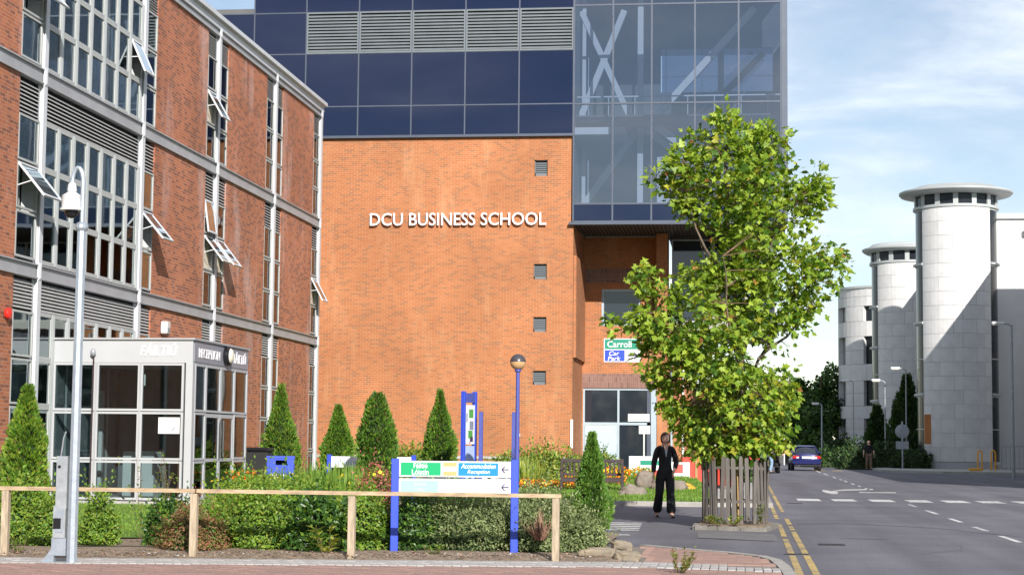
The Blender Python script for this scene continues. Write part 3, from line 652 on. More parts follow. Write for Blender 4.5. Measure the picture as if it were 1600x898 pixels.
# alarm box and floodlight on the wall
al = MB(); al.lathe([(.02, 0), (.10, .01), (.12, .05), (.11, .09), (.04, .12)], (0, 0, 0), 14)
ao = put('alarm_sounder', al.mesh('alarm_sounder', 'alarm_red', smooth=True), None, (XF + .01, 33.75, 3.86), (0, rad(90), 0)); tag(ao, 'small red alarm sounder on the brick wall left of the tall conifer', 'alarm')
fl = thing('floodlight', 'small white floodlight box fixed to the brick above the reception kiosk', 'floodlight', (XF, 43.4, 4.1))
MB().bbox(XF + .03, XF + .20, 43.28, 43.55, 4.05, 4.36, .02).build('body', 'cctv_white', fl); B(XF, XF + .03, 43.36, 43.47, 4.12, 4.28).build('bracket', 'galv', fl); B(XF + .2, XF + .205, 43.31, 43.52, 4.09, 4.2).build('lens', 'galv_dark', fl)

# ================================================================== reception kiosk
KX0, KX1, KY0, KY1, KH = XF - .03, -11.3, 36.4, 40.65, 3.50
KZ = 3.02
KI = thing('reception_kiosk', 'glazed entrance porch with pale fascia reading FAILTIU and RECEPTION against the red brick block', 'kiosk', (-12.8, 38.5, 0))
MB().box(KX0, KX1 + .02, KY0 - .02, KY1, KZ + .0, KH).build('fascia', ['fascia'], KI)
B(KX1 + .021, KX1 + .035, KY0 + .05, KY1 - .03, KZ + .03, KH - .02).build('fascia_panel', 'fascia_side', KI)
B(KX0, KX1 + .07, KY0 - .07, KY1 + .02, KH, KH + .04).build('roof', 'steel_grey', KI)
B(KX0, KX1 + .05, KY0 - .05, KY1, -.02, .13).build('base', 'concrete', KI)
B(KX0 + .1, KX1 - .1, KY0 + .1, KY1 - .1, .131, .14).build('floor', 'slab', KI)
zr = [.15, .98, 2.0, 3.02]
def kwin(p, q, z0, z1, axis, t=.055):
    # glazed frame between p and q along x (axis 0, front) or y (axis 1, side)
    w, h = q - p, z1 - z0; m = MB(); g = MB()
    def bx(mb, a, b, c, d, e):
        if axis == 0: mb.box(p + a, p + b, KY0 - e, KY0 + e, z0 + c, z0 + d)
        else: mb.box(KX1 - e, KX1 + e, p + a, p + b, z0 + c, z0 + d)
    bx(m, 0.008, t, .008, h - .008, .035); bx(m, w - t, w - .008, .008, h - .008, .035); bx(m, t, w - t, .008, t, .035); bx(m, t, w - t, h - t, h - .008, .035); bx(g, t, w - t, t, h - t, .007)
    o = m.build('window', 'fascia', KI); g.build('pane', 'glass_kiosk', o); return o
xs = [KX0 + .02, -13.36, -12.4, -11.45]
for a, b in zip(xs, xs[1:]):
    for z0, z1 in zip(zr, zr[1:]): kwin(a, b, z0, z1, 0)
ysd = [KY0 + .16, 37.35, 39.55, KY1 - .04]
for i, (a, b) in enumerate(zip(ysd, ysd[1:])):
    for z0, z1 in zip(zr, zr[1:]):
        if i == 1: continue
        kwin(a, b, z0, z1, 1)
kwin(37.35, 38.45, 2.0, 3.02, 1); kwin(38.45, 39.55, 2.0, 3.02, 1)
for a, b, hy in ((37.37, 38.44, 38.33), (38.46, 39.53, 38.57)):
    m = MB(); 
    for y0, y1, z0, z1 in ((a, a + .07, .15, 1.98), (b - .07, b, .15, 1.98), (a + .07, b - .07, .15, .25), (a + .07, b - .07, 1.9, 1.98), (a + .07, b - .07, .95, 1.02)): m.box(KX1 - .025, KX1 + .025, y0, y1, z0, z1)
    d = m.build('door', 'fascia', KI); B(KX1 - .006, KX1 + .006, a + .07, b - .07, .25, 1.9).build('pane', 'glass_kiosk', d)
    MB().tube([(KX1 + .08, hy, 1.05), (KX1 + .08, hy, 1.85)], .018, 8).build('handle', 'chrome', d)
B(KX1 - .12, KX1 + .03, KY0 - .03, KY0 + .14, .13, KZ).build('corner_post', 'fascia', KI); B(KX1 - .05, KX1 + .03, KY1 - .04, KY1 - .005, .13, KZ).build('corner_post', 'fascia', KI)
for x in xs[:3]: B(x - .02, x + .02, KY0 - .045, KY0 + .045, .13, KZ).build('post', 'steel_grey', KI)
# lining inside: brick return wall and an inner door
B(KX0 - .0, KX0 + .03, KY0 + .1, KY1 - .02, .15, KZ).build('inner_wall', 'interior', KI)
for a, b in zip(xs, xs[1:]):
    m = MB(); y_ = KY1 - .07
    for x0, x1, z0, z1 in ((a, a + .05, .15, KZ), (b - .05, b, .15, KZ), (a + .05, b - .05, .98, 1.04), (a + .05, b - .05, 2.0, 2.06), (a + .05, b - .05, KZ - .06, KZ)): m.box(x0, x1, y_ - .03, y_ + .03, z0, z1)
    w_ = m.build('rear_window', 'fascia', KI); B(a + .05, b - .05, y_ - .005, y_ + .005, .15, KZ - .06).build('pane', 'glass_kiosk', w_)
m = MB(); m.box(-14.2, -14.12, 37.2, 37.3, .15, 2.4); m.box(-14.2, -14.12, 38.9, 39.0, .15, 2.4); m.box(-14.2, -14.12, 37.2, 39, 2.4, 2.5); m.build('inner_door_frame', 'fin', KI); B(-14.22, -12.3, KY1 - .35, KY1 - .30, .15, KZ).build('inner_screen', 'interior', KI); B(-13.3, -12.6, KY0 + 1.6, KY0 + 2.2, .15, 1.15).build('inner_desk', 'fin', KI)
B(-11.98, -11.52, KY0 - .045, KY0 - .037, 1.54, 1.88).build('notice', 'sign_white', KI); MB().bar((-11.68, KY0 - .05, 1.60), (-11.62, KY0 - .05, 1.68), .012).build('notice_arrow', 'sign_ink', KI)
B(-12.55, -12.40, KY0 + .3, KY0 + .31, 2.55, 2.8).build('notice', 'sign_white', KI)
text_on('FÁILTIÚ', KI, 'letter_white', (-12.42, KY0 - .022, 3.16), (1, 0, 0), (0, 0, 1), (0, -1, 0), width=.80, height=.27, depth=.015, shear=.25, bold=.01)
text_on('RECEPTION', KI, 'letter_white', (KX1 + .036, 36.75, 3.15), (0, 1, 0), (0, 0, 1), (1, 0, 0), width=1.55, height=.20, depth=.012, bold=.012)
text_on('FÁILTIÚ', KI, 'letter_white', (KX1 + .036, 39.42, 3.15), (0, 1, 0), (0, 0, 1), (1, 0, 0), width=.98, height=.26, depth=.012, bold=.012)
bl = MB(); bl.lathe([(.20, 0), (.215, .02), (.215, .10), (.19, .12)], (0, 0, 0), 22); bo = put('bulkhead_lamp', bl.mesh('bulkhead_lamp', 'black_plastic', smooth=True), KI, (KX1 + .035, 38.75, 3.28), (0, rad(90), 0), world=True)
bl = MB(); bl.lathe([(.165, .0), (.165, .125), (.13, .16), (.06, .18)], (0, 0, 0), 22); put('diffuser', bl.mesh('diffuser', 'cream', smooth=True), bo)
sp = MB(); sp.tube([(-13.42, KY0 - .06, .2), (-13.42, KY0 - .06, 3.15)], .018, 6); sp.build('cable_conduit', 'wood_bench', KI)
sp = MB(); sp.lathe([(.03, 0), (.06, .05), (.05, .12), (.02, .16)], (-13.42, KY0 - .1, 3.15), 10); sp.build('floodlight_head', 'galv_dark', KI, smooth=True)

# ================================================================== business school
YW = 66.0
BS = thing('business_school', 'orange brick and dark glass building lettered DCU BUSINESS SCHOOL', 'building', (-6, YW, 0))
# brick wall with four vent recesses
vents = [(11.36, 11.96), (7.49, 8.06), (5.53, 6.08), (3.57, 4.09)]
VX0, VX1 = -7.47, -6.98
B(-24, VX0, YW, YW + .4, 0, 12.92).build('brick_wall', 'brick_orange', BS)
B(VX1, -6.0, YW, YW + .4, 0, 12.92).build('brick_wall', 'brick_orange', BS)
zz = 0
for z0, z1 in sorted(vents) + [(12.92, 12.92)]:
    B(VX0, VX1, YW, YW + .4, zz, z0).build('brick_wall', 'brick_orange', BS); zz = z1
for z0, z1 in vents:
    m = MB(); e = .035
    m.box(VX0 + .005, VX1 - .005, YW + .08, YW + .12, z0, z0 + e + .08); m.box(VX0 + .005, VX1 - .005, YW + .08, YW + .12, z1 - e, z1); m.box(VX0 + .005, VX0 + e, YW + .08, YW + .12, z0, z1); m.box(VX1 - e, VX1 - .005, YW + .08, YW + .12, z0, z1)
    v = m.build('vent_frame', 'louvre_metal', BS); B(VX0, VX1, YW + .2, YW + .22, z0, z1).build('vent_back', 'black_gap', v)
    for i in range(5):
        z = z0 + .14 + i * (z1 - z0 - .2) / 5; MB().add([(VX0 + .04, YW + .09, z), (VX1 - .04, YW + .09, z), (VX1 - .04, YW + .16, z + .07), (VX0 + .04, YW + .16, z + .07), (VX0 + .04, YW + .09, z + .02), (VX1 - .04, YW + .09, z + .02), (VX1 - .04, YW + .16, z + .09), (VX0 + .04, YW + .16, z + .09)],
            [(0, 1, 2, 3), (4, 7, 6, 5), (0, 4, 5, 1), (1, 5, 6, 2), (2, 6, 7, 3), (3, 7, 4, 0)]).build('slat', 'louvre_metal', v)
B(-24, -5.98, YW - .03, YW + .02, .82, .92).build('plinth_course', 'concrete', BS)
text_on('DCU BUSINESS SCHOOL', BS, 'letter_white', (-13.68, YW - .10, 9.50), (1, 0, 0), (0, 0, 1), (0, -1, 0), name='letter', split=True, width=6.68, height=.48, depth=.06, bold=.006)
# return wall and recess
YR = 70.4
B(-6.4, -6.0, YW + .4, YR, 0, 9.55).build('return_wall', 'brick_orange', BS)
B(-6.0, -5.9, YW + .3, YR, 4.6, 8.4).build('return_nib', 'brick_orange', BS)
def wallx(x0, x1, z0, z1, mat='brick_orange', y0=YR, y1=YR + .35, name='recess_wall'): return B(x0, x1, y0, y1, z0, z1).build(name, mat, BS)
wallx(-6.4, -5.97, 0, 3.60); wallx(-6.4, -5.26, 4.17, 9.55); wallx(-5.26, -3.72, 4.17, 6.05); wallx(-5.26, -3.72, 7.5, 9.55); wallx(-3.72, -2.62, 4.17, 9.55); wallx(-2.62, -1.78, 0, 5.85); wallx(-3.07, -2.62, 0, 4.17)
wallx(-5.97, -3.07, 3.60, 4.17, 'brick_soldier', name='soldier_course'); wallx(-6.4, -5.97, 3.60, 4.17, 'brick_soldier', name='soldier_course')
wallx(-6.4, -2.62, 7.75, 8.3, 'brick_soldier', YR - .02, YR, 'soldier_course')
B(-3.05, -2.62, YR - 1.3, YR, 5.9, 9.55).build('brick_pier', 'brick_orange', BS)
wallx(-1.95, -1.78, 0, 5.85, y0=YR + .35, y1=82, name='side_wall')
# window in recess
m = MB(); m.box(-5.26, -5.17, YR + .06, YR + .14, 6.05, 7.5); m.box(-3.8, -3.72, YR + .06, YR + .14, 6.05, 7.5); m.box(-5.17, -3.8, YR + .06, YR + .14, 7.4, 7.5); m.box(-5.17, -3.8, YR + .06, YR + .14, 6.05, 6.14)
w = m.build('window', 'door_frame', BS); B(-5.17, -3.8, YR + .1, YR + .115, 6.14, 7.4).build('pane', 'dark_pane', w)
# upper right storey (overhanging block with window bands)
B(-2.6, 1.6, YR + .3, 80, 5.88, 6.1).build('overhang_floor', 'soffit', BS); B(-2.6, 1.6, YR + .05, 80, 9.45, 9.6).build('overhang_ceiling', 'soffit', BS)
B(-2.62, 1.6, YR, YR + .28, 5.88, 6.2).build('sill_band', 'concrete', BS); B(-2.6, 1.55, YR + 3, YR + 3.2, 6.1, 9.45).build('inner_partition', 'interior', BS)
for xa, xb in ((-2.5, -.87), (-.87, .4), (.4, 1.55)):
    for za, zb in ((6.2, 8.1), (8.1, 9.45)):
        m = MB(); t = .05
        m.box(xa, xa + t, YR + .05, YR + .13, za, zb); m.box(xb - t, xb, YR + .05, YR + .13, za, zb); m.box(xa + t, xb - t, YR + .05, YR + .13, za, za + t); m.box(xa + t, xb - t, YR + .05, YR + .13, zb - t, zb)
        w = m.build('window', 'frame_grey', BS); B(xa + t, xb - t, YR + .08, YR + .095, za + t, zb - t).build('pane', 'dark_pane', w)
# entrance doors
m = MB()
for x0, x1, z0, z1 in ((-5.97, -5.9, .1, 3.6), (-4.62, -4.54, .1, 3.6), (-3.3, -3.07, .1, 3.6), (-5.9, -4.62, 3.52, 3.6), (-4.54, -3.3, 3.52, 3.6), (-5.9, -4.62, 2.16, 2.26), (-4.54, -3.3, 2.16, 2.26)): m.box(x0, x1, YR + .05, YR + .15, z0, z1)
m.build('door_frame', 'door_frame', BS)
for xa, xb in ((-5.9, -4.62), (-4.54, -3.3)): B(xa, xb, YR + .09, YR + .105, 2.26, 3.52).build('fanlight', 'dark_pane', BS)
d = MB().bbox(-5.89, -4.63, YR + .08, YR + .13, .12, 2.15, .01).build('door', 'door_paint', BS); MB().bbox(-5.7, -4.8, YR + .065, YR + .08, .4, 1.9, .006).build('panel', 'door_paint', d)
for z in (1.3, 1.7): B(-5.86, -5.82, YR + .05, YR + .08, z, z + .08).build('hinge', 'galv_dark', d)
d = B(-4.54, -3.3, YR + .09, YR + .105, .12, 2.16).build('door', 'dark_pane', BS); B(-3.46, -3.3, YR + .05, YR + .13, .12, 3.5).build('stile', 'curtain_metal', d)
B(-4.2, -3.36, YR + .03, YR + .045, 2.30, 2.60).build('notice', 'sign_white', BS); B(-3.77, -3.33, YR + .03, YR + .045, 1.82, 2.14).build('notice', 'sign_white', BS)
B(-3.6, -3.54, YR + .02, YR + .045, .5, 1.82).build('door_handle', 'fin', BS)
MB().tube([(-2.5, YR - .06, .1), (-2.5, YR - .06, 5.7)], .05, 8).build('drainpipe', 'door_frame', BS); MB().tube([(-2.05, YR - .06, .1), (-2.05, YR - .06, 5.7)], .045, 8).build('drainpipe', 'white_paint', BS)
B(-6.05, -5.96, YW - .06, YW + .02, 1.25, 2.3).build('meter_box', 'white_paint', BS)
# soffit boards
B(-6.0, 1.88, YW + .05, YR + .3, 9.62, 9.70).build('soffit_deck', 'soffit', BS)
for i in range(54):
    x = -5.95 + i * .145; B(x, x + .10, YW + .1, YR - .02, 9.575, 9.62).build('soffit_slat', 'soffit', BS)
# curtain wall: opaque dark panels at left, clear glass room at right
YG = YW - .12
gx = [-20.35, -18.31, -16.27, -14.22, -12.17, -10.12, -8.07, -6.02]
gz = [12.92, 14.06, 16.10, 17.70, 19.7]
for i, (a, b) in enumerate(zip(gx, gx[1:])):
    for j, (c, d) in enumerate(zip(gz, gz[1:])):
        if j == 2 and i >= 2:
            bk = B(a + .05, b - .05, YG + .10, YG + .14, c + .04, d - .04).build('louvre_panel', 'black_gap', BS)
            for k in range(12):
                z = c + .08 + k * (d - c - .14) / 12
                MB().add([(a + .06, YG + .0, z), (b - .06, YG + .0, z), (b - .06, YG + .09, z + .06), (a + .06, YG + .09, z + .06), (a + .06, YG + .0, z + .045), (b - .06, YG + .0, z + .045), (b - .06, YG + .09, z + .105), (a + .06, YG + .09, z + .105)],
                    [(0, 1, 2, 3), (4, 7, 6, 5), (0, 4, 5, 1), (1, 5, 6, 2), (2, 6, 7, 3), (3, 7, 4, 0)]).build('slat', 'louvre_metal', bk)
            m = MB(); m.box(a + .02, a + .07, YG - .03, YG + .1, c, d); m.box(b - .07, b - .02, YG - .03, YG + .1, c, d); m.box(a + .07, b - .07, YG - .03, YG + .1, c, c + .06); m.box(a + .07, b - .07, YG - .03, YG + .1, d - .05, d); m.build('louvre_frame', 'louvre_metal', BS)
        elif j == 3 and i == 0: continue
        else:
            t = RND.uniform(-.003, .003); t2 = RND.uniform(-.002, .002)
            MB().add([(a + .02, YG + t, c + .02), (b - .02, YG - t, c + .02), (b - .02, YG - t + t2, d - .02), (a + .02, YG + t + t2, d - .02), (a + .02, YG + .05, c + .02), (b - .02, YG + .05, c + .02), (b - .02, YG + .05, d - .02), (a + .02, YG + .05, d - .02)],
                [(0, 1, 2, 3), (4, 7, 6, 5), (0, 4, 5, 1), (1, 5, 6, 2), (2, 6, 7, 3), (3, 7, 4, 0)]).build('glass_panel', 'spandrel', BS)
for a in gx: B(a - .025, a + .025, YG - .022, YG + .16, 12.92, 17.7 if a < -19 else 19.9).build('mullion', 'curtain_metal', BS)
for k, z in enumerate(gz[:-1]): B(-20.36, -6.05, YG - .016, YG + .15, z - .022, z + .022).build('transom', 'curtain_metal', BS)
B(-20.36, -6.0, YG - .05, YW + .1, 12.84, 12.92).build('flashing', 'curtain_metal', BS)
B(-20.3, -18.3, YW + .0, YW + .2, 12.93, 17.7).build('backing_wall', 'interior', BS); B(-18.3, -6.0, YW + .0, YW + .2, 12.93, 19.8).build('backing_wall', 'interior', BS)
MB().box(-18.31, 1.9, YG, 84, 19.75, 20.0).build('roof', 'roof_felt', BS); MB().box(-20.36, -18.31, YG, 84, 17.72, 17.9).build('roof', 'roof_felt', BS)
rx = [-6.0, -4.54, -3.1, -1.5, 0.11, 1.66, 1.88]
rz = [9.62, 10.28, 14.04, 17.78, 19.8]
for i, (a, b) in enumerate(zip(rx, rx[1:])):
    for j, (c, d) in enumerate(zip(rz, rz[1:])):
        if i == 5: B(a + .01, b, YG - .05, YG + .2, c, d).build('corner_panel', 'curtain_metal', BS); continue
        t = RND.uniform(-.004, .004)
        mt = 'glass_box' if j else 'spandrel'
        MB().add([(a + .02, YG + t, c + .02), (b - .02, YG - t, c + .02), (b - .02, YG - t, d - .02), (a + .02, YG + t, d - .02)], [(0, 1, 2, 3)]).build('glass_panel', mt, BS)
for a in rx[:-1]: B(a - .03, a + .03, YG - .03, YG + .12, 9.62, 19.8).build('mullion', 'curtain_metal', BS)
for z in rz: B(-6.0, 1.88, YG - .025, YG + .12, z - .03, z + .03).build('transom', 'curtain_metal', BS)
B(-6.15, 1.9, YG - .10, YG + .2, 9.50, 9.60).build('drip_edge', 'curtain_metal', BS)
sy = [YG + .2, 68.2, 70.5, 72.6]
for a, b in zip(sy, sy[1:]):
    for c, d in zip(rz, rz[1:]): MB().add([(1.86, a + .02, c + .02), (1.86, b - .02, c + .02), (1.86, b - .02, d - .02), (1.86, a + .02, d - .02)], [(0, 1, 2, 3)]).build('glass_panel', 'glass_box', BS)
for a in sy: B(1.80, 1.90, a - .03, a + .03, 9.62, 19.8).build('mullion', 'curtain_metal', BS)
# inside the glass room
YB = 72.6
B(-6.0, -3.05, YB, YB + .2, 9.7, 19.7).build('room_wall', 'interior', BS); B(-3.05, 1.5, YB, YB + .2, 9.7, 15.75).build('room_wall', 'interior', BS); B(-3.05, 1.5, YB, YB + .2, 17.55, 19.7).build('room_wall', 'interior', BS); B(1.5, 1.85, YB, YB + .2, 9.7, 19.7).build('room_wall', 'interior', BS)
B(-3.0, 1.5, YB + .05, YB + .07, 15.75, 17.55).build('rear_window', 'glass_box', BS)
B(-6.2, -6.02, YW + .3, YB, 9.7, 19.7).build('room_wall', 'interior', BS)
B(-6.0, -4.1, YW + .25, YB, 12.95, 13.22).build('gallery', 'brace', BS); B(-6.0, 1.8, YW + .7, YB, 13.55, 13.75).build('gallery', 'interior', BS); B(-5.98, 1.84, YW + .1, YB, 9.71, 9.78).build('room_floor', 'slab', BS)
YS = 68.6
for p, q, w, mt in (((-5.97, 18.2), (-3.9, 13.65), .22, 'brace'), ((-4.29, 18.2), (-6.1, 13.7), .24, 'brace'), ((-3.66, 19.6), (-3.66, 9.8), .22, 'brace'), ((.73, 18.2), (-3.4, 13.65), .26, 'brace'), ((-3.89, 13.3), (-5.84, 10.6), .24, 'brace'), ((-3.4, 13.5), (.6, 10.2), .2, 'brace'), ((-5.85, 19.6), (-5.85, 9.8), .14, 'brace')):
    MB().bar((p[0], YS, p[1]), (q[0], YS, q[1]), w, w, (0, 1, 0)).build('brace_bar', mt, BS)
for p, q in (((1.1, 17.2), (-2.2, 13.8)), ((.2, 16.2), (-2.4, 13.9)), ((-.6, 17.9), (-.6, 13.9))): MB().bar((p[0], YB - .5, p[1]), (q[0], YB - .5, q[1]), .24, .2, (0, 1, 0)).build('brace_bar', 'brace_shadow', BS)  # dark bars before the back wall, standing in for the braces' shadows
B(-3.0, -2.5, YS - .3, YS + .3, 9.8, 12.4).build('stair_post', 'brace', BS)
MB().bar((-3.0, YS - .9, 13.5), (-.5, YS - .9, 11.6), .12, .30, (0, 0, 1)).build('stair_string', 'brace', BS)
m = MB(); m.bar((-6, YS - 1.4, 14.55), (1.7, YS - 1.4, 14.55), .05)
for i in range(8): m.bar((-5.8 + i, YS - 1.4, 13.75), (-5.8 + i, YS - 1.4, 14.55), .03)
m.build('handrail', 'brace', BS)
# car park sign on the recess wall
cs = thing('car_park_sign', 'green and blue car park direction sign on the orange brick recess wall', 'sign', (-4.45, YR, 4.6))
B(-5.16, -3.7, YR - .03, YR - .005, 4.62, 5.55).build('board', 'sign_white', cs); B(-5.12, -3.74, YR - .036, YR - .03, 5.13, 5.51).build('green_panel', 'sign_green2', cs); B(-5.12, -4.34, YR - .036, YR - .03, 4.66, 5.09).build('blue_panel', 'sign_blue2', cs)
text_on('Carroll', cs, 'letter_white', (-5.02, YR - .037, 5.20), (1, 0, 0), (0, 0, 1), (0, -1, 0), width=.95, height=.25, depth=.004, bold=.01)
text_on('Car', cs, 'letter_white', (-4.95, YR - .037, 4.88), (1, 0, 0), (0, 0, 1), (0, -1, 0), width=.40, height=.17, depth=.004, shear=.2, bold=.01)
text_on('Park', cs, 'letter_white', (-5.0, YR - .037, 4.68), (1, 0, 0), (0, 0, 1), (0, -1, 0), width=.50, height=.17, depth=.004, shear=.2, bold=.01)
m = MB(); m.bar((-4.22, YR - .035, 4.88), (-3.82, YR - .035, 4.88), .05, .01, (0, 1, 0)); m.bar((-3.98, YR - .035, 4.99), (-3.82, YR - .035, 4.88), .05, .01, (0, 1, 0)); m.bar((-3.98, YR - .035, 4.77), (-3.82, YR - .035, 4.88), .05, .01, (0, 1, 0)); m.build('arrow', 'sign_ink', cs)
# ================================================================== towers at right
def arc_panel(r0, r1, a0, a1, z0, z1, n=4):
    m = MB(); vs = []
    for i in range(n + 1):
        a = a0 + (a1 - a0) * i / n
        for r in (r0, r1):
            for z in (z0, z1): vs.append((r * math.sin(a), -r * math.cos(a), z))
    fs = []
    for i in range(n):
        b = i * 4; c = b + 4
        fs += [(b + 2, c + 2, c + 3, b + 3), (b, b + 1, c + 1, c), (b + 1, b + 3, c + 3, c + 1), (b, c, c + 2, b + 2)]
    fs += [(0, 2, 3, 1), (4 * n, 4 * n + 1, 4 * n + 3, 4 * n + 2)]
    return m.add(vs, fs)
def tower(label, cx, cy, r, ztop, course, half, ledges, roof_r, face):
    T = thing('round_tower', label, 'tower', (cx, cy, 0), face, 'round stone stair towers')
    zs = ztop - 1.45                                     # head of the stone drum
    MB().lathe([(r - .22, 0), (r - .22, zs + .02)], (0, 0, 0), 40).build('core', 'stone_plinth', T, smooth=True, local=True)
    n = int(zs / course); z0 = zs - n * course; H = rad(half)
    if z0 > .05: arc_panel(r - .1, r + .06, -H - .02, H + .02, 0, z0 - .02, 14).build('plinth', 'stone_plinth', T, local=True)
    w = 2 * H / 3.3; meshes = {}
    for k in range(n):
        za, zb = z0 + k * course + .007, z0 + (k + 1) * course - .007
        a = -H - (w * .5 if k % 2 else w * .12)
        while a < H - .01:
            b = min(a + w, H); a_ = max(a, -H)
            if b - a_ > .04:
                key = (round(b - a_, 3), RND.random() < .35)
                if key not in meshes: meshes[key] = arc_panel(r - .1, r, .0025, b - a_ - .0025, 0, zb - za, 5).mesh('stone_panel', 'stone2' if key[1] else 'stone')
                put('stone_panel', meshes[key], T, (0, 0, za), (0, 0, a_))
            a = b if b >= H else a + w
    for sg in (-1, 1):                                   # tall window strips either side of the stone
        A0, A1 = sg * (H + .03), sg * (H + .60); lo, hi = min(A0, A1), max(A0, A1)
        zz = [0.4] + ledges + [zs]
        for za, zb in zip(zz, zz[1:]):
            wf = MB()
            nb = max(1, int((zb - za) / 1.9))
            for q in range(nb + 1):
                z = za + .12 + (zb - za - .2) * q / nb; c = arc_panel(r - .15, r - .03, lo, hi, z - .03, z + .03, 3); b0 = len(wf.v); wf.v += c.v; wf.f += [tuple(i + b0 for i in f) for f in c.f]; wf.m += [0] * len(c.f)
            wo_ = wf.build('window', 'frame_grey', T, local=True); arc_panel(r - .11, r - .08, lo, hi, za + .12, zb - .05, 5).build('pane', 'tower_pane', wo_, local=True)
            arc_panel(r - .2, r + .10, lo - .02, hi + .04, za - .02, za + .12, 4).build('ledge', 'lead_roof', T, local=True)
    # clerestory ring and oversailing roof
    MB().lathe([(r - .5, zs), (r - .5, ztop - .5)], (0, 0, 0), 40).build('clerestory_back', 'interior', T, smooth=True, local=True)
    MB().lathe([(r + .05, zs), (r + .08, zs + .02), (r + .08, zs + .18), (r - .3, zs + .18)], (0, 0, 0), 40).build('ring_sill', 'lead_roof', T, smooth=True, local=True)
    for k in range(14):
        a = 2 * math.pi * k / 14; arc_panel(r - .2, r + .02, a - .06, a + .06, zs + .18, ztop - .55, 1).build('ring_post', 'lead_roof', T, local=True)
        arc_panel(r - .12, r - .08, a + .06, a + 2 * math.pi / 14 - .06, zs + .18, ztop - .55, 3).build('ring_pane', 'tower_pane', T, local=True)
    MB().lathe([(r - .1, ztop - .6), (r + .3, ztop - .62), (roof_r - .12, ztop - .52), (roof_r, ztop - .40), (roof_r, ztop - .30), (roof_r - .5, ztop - .16), (r + .05, ztop - .08), (r - .1, ztop + .03), (.3, ztop + .10)], (0, 0, 0), 56).build('roof', 'lead_roof', T, smooth=True, local=True)
    return T
T1 = tower('tallest round white stone tower with flat disc roof at the far right', 13.74, 114.6, 2.56, 17.65, 0.87, 53, [4.6, 9.05, 12.7], 3.5, -math.atan2(13.5, 114.6))
T2 = tower('shorter round stone tower with disc roof behind the tallest tower', 12.25, 131.0, 2.6, 15.85, 0.87, 53, [4.6, 8.4, 11.3], 3.2, -math.atan2(12.1, 131))
# third drum with square openings
T3 = thing('drum_building', 'flat-topped curved stone drum with square deep windows beyond the two towers', 'building', (12.6, 147.5, 0), -math.atan2(12.6, 147.5))
R3 = 4.35
MB().lathe([(R3 - .5, 0), (R3 - .5, 13.9), (.2, 13.95)], (0, 0, 0), 40).build('core', 'interior', T3, smooth=True, local=True)
op = [(2.0, 3.6), (4.6, 6.6), (7.9, 10.1), (11.3, 12.5)]
cuts = sorted({0.0, 14.0} | {z for o in op for z in o}); wins = [(-1.45, -1.02), (-.55, -.12), (.35, .8)]
z = 0.0; me3 = {}
bands = []
for a, b in zip(cuts, cuts[1:]):
    n = max(1, round((b - a) / .9)); bands += [(a + (b - a) * i / n, a + (b - a) * (i + 1) / n, (a, b) in op) for i in range(n)]
for k, (za, zb, isop) in enumerate(bands):
    a = -1.57
    while a < 1.57:
        b = min(a + .36, 1.57)
        segs = [(a, b)]
        if isop:
            for wa, wb in wins:
                ns = []
                for p, q in segs:
                    if q <= wa or p >= wb: ns.append((p, q)); continue
                    if p < wa: ns.append((p, wa))
                    if q > wb: ns.append((wb, q))
                segs = ns
        for p, q in segs:
            if q - p > .02: arc_panel(R3 - .45, R3, p + .002, q - .002, za + .01, zb - .01, 3).build('stone_panel', 'stone2' if RND.random() < .4 else 'stone', T3, local=True)
        a = b
for za, zb in op:
    for wa, wb in wins:
        wv = arc_panel(R3 - .40, R3 - .34, (wa + wb) / 2 - .015, (wa + wb) / 2 + .015, za, zb, 1).build('window', 'frame_grey', T3, local=True); arc_panel(R3 - .42, R3 - .40, wa, wb, za, zb, 3).build('pane', 'tower_pane', wv, local=True)
MB().lathe([(R3 + .02, 13.9), (R3 + .1, 13.92), (R3 + .1, 14.1), (R3 - .4, 14.12)], (0, 0, 0), 48).build('coping', 'lead_roof', T3, smooth=True, local=True)
B(-1.5, -.5, -2.5, -1.5, 14.0, 14.6).build('plant_box', 'lead_roof', T3, local=True)
# the block the towers belong to, and its wing along the road
LB = thing('library_building', 'white rendered block joined to the tallest tower at the right edge of the picture', 'building', (17.2, 110, 0))
B(15.6, 42, 116.2, 150, 0, 15.9).build('main_block', 'render_white', LB); B(15.4, 42.2, 116.0, 150.2, 15.9, 16.25).build('coping', 'lead_roof', LB)
B(14.6, 15.6, 117, 150, 0, 12.5).build('link_block', 'stone', LB)
B(17.25, 34, 48, 110.6, 0, 14.05).build('wing', 'stone', LB); B(17.15, 34.2, 47.8, 110.8, 14.05, 14.4).build('wing_coping', 'lead_roof', LB)
for i in range(15):
    for z in (1.2, 5.2, 9.2):
        y = 50 + i * 4; w = B(17.17, 17.25, y, y + 1.6, z, z + 2.2).build('window', 'frame_grey', LB); B(17.16, 17.17, y + .08, y + 1.52, z + .08, z + 2.12).build('pane', 'dark_pane', w)
m = MB(); m.box(19.2, 20.6, 116.12, 116.2, 1, 4); m.build('window', 'frame_grey', LB)
# dark fence rail by the block
m = MB()
for i in range(14): m.bar((15.2 + i * .25, 106.5, .1), (15.2 + i * .25, 106.5, 1.5), .035)
m.bar((15.2, 106.5, 1.5), (18.5, 106.5, 1.5), .05); m.bar((15.2, 106.5, .25), (18.5, 106.5, .25), .05)
ro = m.build('railing', 'galv_dark'); tag(ro, 'grey metal railing beside the white block at the right edge', 'railing')
